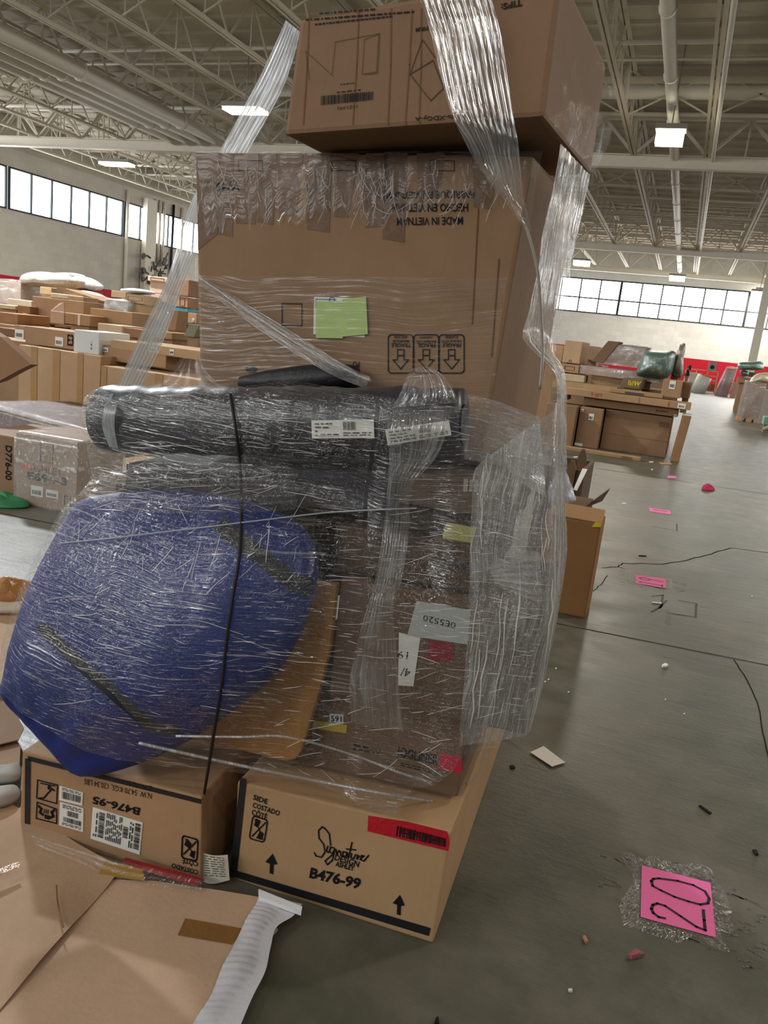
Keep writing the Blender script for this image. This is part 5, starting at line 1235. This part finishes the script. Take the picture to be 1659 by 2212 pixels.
# wrinkled sheet at left: a grid with creases
R = []
for j in range(25):
    v = j / 24; row = []
    for i in range(25):
        u = i / 24
        x = (-40 * (1 - v) + -260 * v) * (1 - u) + (262 * (1 - v) + -30 * v) * u; y = (1700 * (1 - v) + 2230 * v) * (1 - u) + (1880 * (1 - v) + 2215 * v) * u
        p = atZ(x, y, .028); p.z += .012 * noise.noise(p * 5) + .010 * abs(noise.noise(p * 2.3 + Vector((4, 1, 0)))) + .03 * max(0, .12 - v) ; row.append(p)
    R.append(row)
cs1 = tag(grid('cardboard_sheet', R, card('#c69d74'), loc=R[12][12]), 'creased cardboard sheet on the floor at the left edge, beside the smooth one', 'cardboard sheet')
ck = MB()
for pts in ([(225, 1918), (180, 1985), (122, 1920), (128, 1960), (136, 2000)],):
    q = [atZ(x, y, .052) for x, y in ((122, 1912), (124, 1945), (130, 1975), (137, 2003))]
    for a, b in zip(q, q[1:]): ck.bar(a, b, .004, .002)
ck.build('crease', flat('#7d5b3d', .8), cs1, fix=False)
slab(Plane((0, 0, .055), (0, 0, 1)), [(-5, 1876), (40, 1862), (44, 1872), (-2, 1890)], .001).build('packing_tape', flat('#b08a58', .2, .6, bump=.5), cs1)
# foam strip
Fr = [((560, 1930), (652, 1964)), ((552, 1955), (632, 1990)), ((530, 1990), (596, 2015)), ((508, 2035), (583, 2060)), ((480, 2090), (572, 2110)), ((455, 2150), (545, 2165)), ((420, 2205), (525, 2212)), ((385, 2270), (500, 2275)), ((340, 2350), (470, 2350))]
R = []
Ls = catmull([atZ(*a, .03) for a, b in Fr], 12); Rs = catmull([atZ(*b, .012) for a, b in Fr], 12)
for j, (a, b) in enumerate(zip(Ls, Rs)):
    row = []
    for i in range(15):
        u = i / 14; p = a.lerp(b, u); p.z += .012 * math.sin(math.pi * min(1, u * 1.02)) + .0016 * math.sin(j * 1.9 + u * .8) + .008 * noise.noise(p * 9); p.z = max(p.z, .029); row.append(p)
    R.append(row)
tag(grid('foam_strip', R, flat('#cfcdd2', .8, .2, var=.05, bump=.15, bscale=50), loc=R[50][7]), 'white ribbed foam strip trailing on the floor from under the lower right carton', 'foam strip')
fe = MB(); fe.prism([atZ(558, 1928, .035), atZ(652, 1966, .035), atZ(650, 1978, .032), atZ(560, 1945, .032)], (0, 0, .012)); tag(fe.build('foam_edge', flat('#e6e4e6', .8, .2), loc=atZ(605, 1955)), 'flat white foam end tucked under the front edge of the lower right carton', 'foam')
# floor numbers
m_pink = flat('#ff74b2', .55, .3, var=.05); m_marker = flat('#1c1220', .5, .3)
m_residue = flat('#45433a', .45, .5, var=.25, bump=.8, bscale=60)
m_clear = film('clear_floor_tape', 30, 60, dens=.75, haze=.05, crackle=.6, white=.35, rough=.12, base=.04)
FL = Plane((0, 0, .003), (0, 0, 1))
def sign(label, q, strokes, w, tape=True, seed=0):
    P = [atZ(x, y, .002) for x, y in q]; mb = MB(); mb.prism(P, (0, 0, .0008))
    o = tag(mb.build('floor_number_sign', m_pink, loc=sum(P, Vector()) / 4), label, 'floor sign')
    mk = MB()
    for st in strokes: put_line(mk, FL, warp(q, st), w, off=.0008)
    mk.build('handwritten_number', m_marker, o, fix=False)
    if tape:
        c = sum(P, Vector()) / 4; r = random.Random(seed); rows = []
        for j in range(2, 9):
            s = 1.0 + .75 * (j - 2) / 6; row = []
            for i in range(49):
                t = i / 48 * 4; k = int(t) % 4; p = P[k].lerp(P[(k + 1) % 4], t - int(t))
                ang = math.atan2(p.y - c.y, p.x - c.x); wv = 1 + (s - 1) * (.6 + .8 * noise.noise(Vector((math.cos(ang) * 2.5, math.sin(ang) * 2.5, seed))))
                row.append(Vector((c.x + (p.x - c.x) * wv, c.y + (p.y - c.y) * wv, .0012)))
            rows.append(row)
        grid('old_clear_tape', rows, m_clear, o)
        rs = MB()
        for k in range(70):
            ang = r.uniform(0, 6.28); d = r.uniform(.16, .30); e = .7 if abs(math.sin(ang)) > .7 else 1.0
            p = Vector((c.x + math.cos(ang) * d * .9 * e, c.y + math.sin(ang) * d * e, .0006)); l = r.uniform(.006, .028); a2 = r.uniform(-.5, .5)
            dd = Vector((math.cos(a2), math.sin(a2), 0)); nn = Vector((-dd.y, dd.x, 0)) * r.uniform(.002, .008)
            rs.add([p - dd * l - nn, p + dd * l - nn * .3, p + dd * l + nn, p - dd * l + nn * .5], [(0, 1, 2, 3)])
        rs.build('tape_residue', m_residue, o, fix=False)['kind'] = 'stuff'
    return o
z8 = lambda x, y: (1100 + x / 2.968, 1600 + y / 2.968)
S20 = [[(.13, .25), (.12, .33), (.18, .40), (.28, .34), (.40, .18), (.55, .14), (.8, .10), (.93, .06)], [(.93, .06), (.91, .24), (.90, .38)]]
q20 = [z8(842, 1130), z8(1325, 1262), z8(1290, 912), z8(850, 800)]
two = [z8(997, 1138), z8(960, 1130), z8(925, 1105), z8(912, 1078), z8(922, 1052), z8(950, 1043), z8(1000, 1058), z8(1100, 1125), z8(1200, 1192), z8(1257, 1215), z8(1250, 1150), z8(1245, 1086)]
zero = [z8(912, 900), z8(925, 885), z8(960, 882), z8(1080, 898), z8(1180, 925), z8(1255, 965), z8(1282, 1010), z8(1275, 1042), z8(1225, 1050), z8(1150, 1030), z8(1060, 1000), z8(975, 960), z8(920, 930), z8(912, 900)]
so = sign('pink paper floor sign reading 20, nearest on the floor at lower right', q20, [], .008, True, 3)
mk = MB()
for st in (two, zero): put_line(mk, FL, st, .009, off=.0008)
mk.build('handwritten_number', m_marker, so, fix=False)
q19 = [z7(808, 890), z7(1005, 923), z7(1003, 862), z7(812, 835)]
o = sign('pink paper floor sign reading 19, next along the aisle beside old tape marks', q19, [[(.12, .18), (.2, .28), (.88, .22)], [(.88, .12), (.88, .32)], [(.12, .72), (.3, .84), (.5, .72), (.42, .58), (.2, .58), (.12, .72)], [(.5, .72), (.9, .66)]], .009, True, 8)
q18 = [z7(903, 430), z7(1034, 450), z7(1030, 425), z7(897, 405)]
sign('pink paper floor sign third along the aisle, before the pink cloth scrap', q18, [[(.12, .3), (.88, .3)], [(.15, .7), (.3, .85), (.5, .7), (.7, .85), (.88, .7), (.7, .55), (.5, .7), (.3, .55), (.15, .7)]], .010, False)
q17 = [z7(1014, 216), z7(1074, 218), z7(1070, 203), z7(1016, 200)]
sign('pink paper floor sign farthest along the aisle, before the right row', q17, [], .01, False)
cr_ = [atZ(*z7(1234, 290), .01), atZ(*z7(1240, 268), .02), atZ(*z7(1268, 252), .05), atZ(*z7(1295, 262), .05), atZ(*z7(1320, 292), .01), atZ(*z7(1280, 297), .01)]
tag(pillow_mesh(cr_, Vector((0, .6, .8)), .02, 3, .06).build('pink_cloth', flat('#a81a48', .7, .2), loc=cr_[0], smooth=True), 'crumpled bright pink cloth scrap on the aisle floor', 'cloth')
wc = MB(); P = [atZ(*p, .004) for p in ((1145, 1626), (1174, 1613), (1221, 1648), (1192, 1657))]; wc.prism(P, (0, 0, .003)); tag(wc.build('white_card', flat('#cfc4b8', .6, .3), loc=P[0]), 'white cut card lying on the floor right of the load', 'card')
def scrap(label, pxs, hexc, name='paper_scrap', cat='scrap', h=.006, group=None):
    mb = MB(); P = [atZ(*p, .0015) for p in pxs]; mb.prism(P, (0, 0, h)); return tag(mb.build(name, flat(hexc, .7, .2), loc=P[0]), label, cat, group)
scrap('white paper crumb on the floor above the white card', [(1429, 1440), (1436, 1436), (1443, 1439), (1438, 1443), (1431, 1443)], '#e8e6e2', h=.012)
scrap('grey and red paper scrap on the floor below the sign reading 20', [(1354, 2070), (1372, 2055), (1391, 2067), (1370, 2072)], '#8a6a66', h=.012)
scrap('red edge strip of the grey scrap below the sign reading 20', [(1360, 2071), (1374, 2063), (1382, 2067), (1364, 2073)], '#c4505a', h=.014)
scrap('small tan chip on the floor left of the sign reading 20', [(1258, 2026), (1263, 2025), (1270, 2037), (1265, 2039)], '#c08a66', h=.008)
scrap('tiny white chip at the bottom of the floor', [(1227, 2139), (1235, 2139), (1236, 2144), (1229, 2144)], '#d9d9d2', h=.006)
scrap('dark splinter on the floor above the sign reading 20', [(1509, 1742), (1514, 1742), (1537, 1758), (1533, 1760)], '#1c1a17', name='splinter', h=.006)
scrap('dark chip on the floor right of the sign reading 20', [(1625, 1838), (1634, 1838), (1638, 1848), (1632, 1848)], '#1c1a17', name='splinter', h=.006)
scrap('dark leaf bit on the floor left of the white card', [(1101, 1655), (1109, 1654), (1113, 1660), (1104, 1661)], '#1f1c18', name='splinter', h=.004)
scrap('black scrap at the bottom picture edge', [(940, 2205), (946, 2200), (948, 2216), (938, 2216)], '#15130f', name='splinter', h=.008)
scrap('white stick on the floor below the sign reading 19', [z7(915, 1012), z7(978, 1018), z7(978, 1026), z7(918, 1020)], '#cfcac0', name='stick', cat='stick')
scrap('dark stick on the floor above the sign reading 19', [z7(830, 712), z7(880, 716), z7(880, 719), z7(832, 716)], '#2a2822', name='stick', cat='stick')
for k, (x, y) in enumerate(((735, 378), (910, 112), (425, 80), (915, 160), (1000, 1637), (1122, 1728), (380, 1588), (252, 1508), (300, 1437), (230, 1522), (1555, 975))):
    w = 16 if k in (0, 1, 2) else 6
    scrap('tiny white paper crumb scattered on the aisle floor', [z7(x - w, y), z7(x + w * .6, y - 4), z7(x + w, y + 4), z7(x - w * .4, y + 5)], '#dcdad4', h=.003, group='white crumbs on the aisle floor')
scrap('flat tan cardboard scrap on the floor at the corner of the right row', [z7(960, 116), z7(1040, 122), z7(1045, 130), z7(975, 128)], '#c09468', name='cardboard_scrap')
st = MB(); r = random.Random(11)
for k in range(9):
    p = atZ(*z7(1020 + r.uniform(-6, 6), 1060 + k * 12), .0008); st.add([p + Vector((-.018, -.003, 0)), p + Vector((.018, -.003, 0)), p + Vector((.018, .003, 0)), p + Vector((-.018, .003, 0))], [(0, 1, 2, 3)])
for pts in ([(915, 975), (985, 965), (975, 1040), (910, 1075)], [(1090, 1000), (1200, 1020), (1195, 1110)], [(1050, 1085), (1190, 1105)], [(1010, 1000), (960, 1050)], [(910, 525), (1000, 540), (1075, 555), (1075, 510)]):
    put_line(st, Plane((0, 0, .0008), (0, 0, 1)), [z7(*p) for p in pts], .016, off=0)
tag(st.build('tape_mark', flat('#4a473d', .6, .3, var=.2), loc=atZ(*z7(1020, 1060))), 'dark smudged marks left by old tape below the sign reading 19', 'floor mark')
# ---- debris at the left edge
sheet_card('cardboard_sheet', 'upright tan cardboard piece leaning at the left edge behind the blue bag', [(-80, 1318), (60, 1322), (30, 1480), (-80, 1480)], .10, '#c0986e')
pp = [atZ(-20, 1300, .15), atZ(-10, 1262, .2), atZ(20, 1256, .22), (atZ(70, 1262, .2)), atZ(78, 1280, .17), atZ(40, 1305, .14)]
tag(pillow_mesh(pp, Vector((0, -.4, .9)), .05, 6, .08).build('brown_film', flat('#b07a45', .25, .6, bump=.8, bscale=25), loc=pp[0], smooth=True), 'crumpled brown shiny film heap at the left edge', 'film')
pp = [atZ(-30, 1322, .12), atZ(-20, 1292, .14), atZ(40, 1298, .14), atZ(68, 1306, .13), atZ(60, 1322, .12)]
tag(pillow_mesh(pp, Vector((0, -.4, .9)), .03, 9, .04).build('paper_roll_end', flat('#cdbfae', .5, .3, bump=.3), loc=pp[0], smooth=True), 'pale torn paper strip under the brown film heap', 'paper')
sheet_card('cardboard_sheet', 'dark torn cardboard piece between the bag and the left edge', [(-80, 1470), (12, 1500), (52, 1575), (40, 1600), (-10, 1612), (-80, 1640)], .06, '#9a744d')
sheet_card('cardboard_sheet', 'tan torn cardboard piece just left of the lower left carton', [(-80, 1560), (44, 1612), (42, 1660), (-80, 1680)], .045, '#b08a60')
for k, q in enumerate(([(-60, 1690), (-60, 1662), (20, 1655), (42, 1652), (42, 1680), (10, 1690)], [(-60, 1742), (-60, 1712), (20, 1700), (40, 1702), (40, 1722), (0, 1740)])):
    pp = [atZ(*p, .05) for p in q]
    tag(pillow_mesh(pp, Vector((0, -.3, .95)), .025, 12 + k, .02).build('white_foam', flat('#a9a6a2', .7, .2), loc=pp[0], smooth=True), ('upper white foam piece left of the lower left carton', 'lower white foam piece left of the lower left carton')[k], 'foam')

# ---- person far down the aisle
pY = 60.0; hp = atY(1489, 788, pY); sc = (hp.z) / 1.70; px_ = hp.x
def skin(name, pts, edges, mat, par):
    me = bpy.data.meshes.new(name); me.from_pydata([(p[0] * sc, p[1] * sc, p[2] * sc) for p in pts], edges, [])
    ob = bpy.data.objects.new(name, me); COL.objects.link(ob); me.materials.append(mat)
    md = ob.modifiers.new('skin', 'SKIN')
    for i, p in enumerate(pts):
        me.skin_vertices[0].data[i].radius = (p[3] * sc, (p[4] if len(p) > 4 else p[3]) * sc)
    me.skin_vertices[0].data[0].use_root = True
    ob.modifiers.new('sub', 'SUBSURF').levels = 1; ob.modifiers['sub'].render_levels = 1
    if par: ob.parent = par
    return ob
m_skin = flat('#8a5a44', .6, .3)
body = skin('person', [(0, 0, .92, .14, .10), (0, 0, 1.15, .12, .09), (0, 0, 1.38, .15, .10), (-.01, 0, 1.48, .05), (-.03, 0, 1.60, .085, .10), (-.03, 0, 1.68, .07),
    (.0, -.19, 1.40, .045), (-.10, -.23, 1.14, .036), (-.28, -.20, 1.00, .028), (-.35, -.19, .97, .022), (.0, .19, 1.40, .045), (-.12, .22, 1.15, .036), (-.32, .18, 1.02, .028), (-.39, .17, .99, .022),
    (0, -.09, .84, .085), (-.02, -.10, .48, .058), (.03, -.10, .09, .04), (-.12, -.10, .03, .035), (0, .09, .84, .085), (.04, .10, .48, .058), (.12, .10, .10, .04), (-.03, .10, .03, .035)],
    [(0, 1), (1, 2), (2, 3), (3, 4), (4, 5), (2, 6), (6, 7), (7, 8), (8, 9), (2, 10), (10, 11), (11, 12), (12, 13), (0, 14), (14, 15), (15, 16), (16, 17), (0, 18), (18, 19), (19, 20), (20, 21)], m_skin, None)
body.location = (px_, pY, 0); tag(body, 'person in a dark top and pale skirt standing by the racks at the aisle end', 'person')
ROOT[body.name] = Vector((px_, pY, 0))
skin('dark_top', [(0, 0, .98, .155, .12), (0, 0, 1.16, .14, .11), (0, 0, 1.40, .17, .12), (0, -.20, 1.40, .065), (-.06, -.22, 1.26, .055), (0, .20, 1.40, .065), (-.07, .22, 1.26, .055)], [(0, 1), (1, 2), (2, 3), (3, 4), (2, 5), (5, 6)], flat('#1c1d26', .8), body)
skin('pale_skirt', [(0, 0, 1.0, .16, .12), (0, 0, .80, .19, .15), (0, 0, .55, .2, .16)], [(0, 1), (1, 2)], flat('#d8c4c0', .8), body)
skin('dark_hair', [(.02, 0, 1.70, .085, .10), (.06, 0, 1.60, .08, .10), (.08, 0, 1.48, .06, .08), (.09, 0, 1.38, .04)], [(0, 1), (1, 2), (2, 3)], flat('#17120f', .6), body)
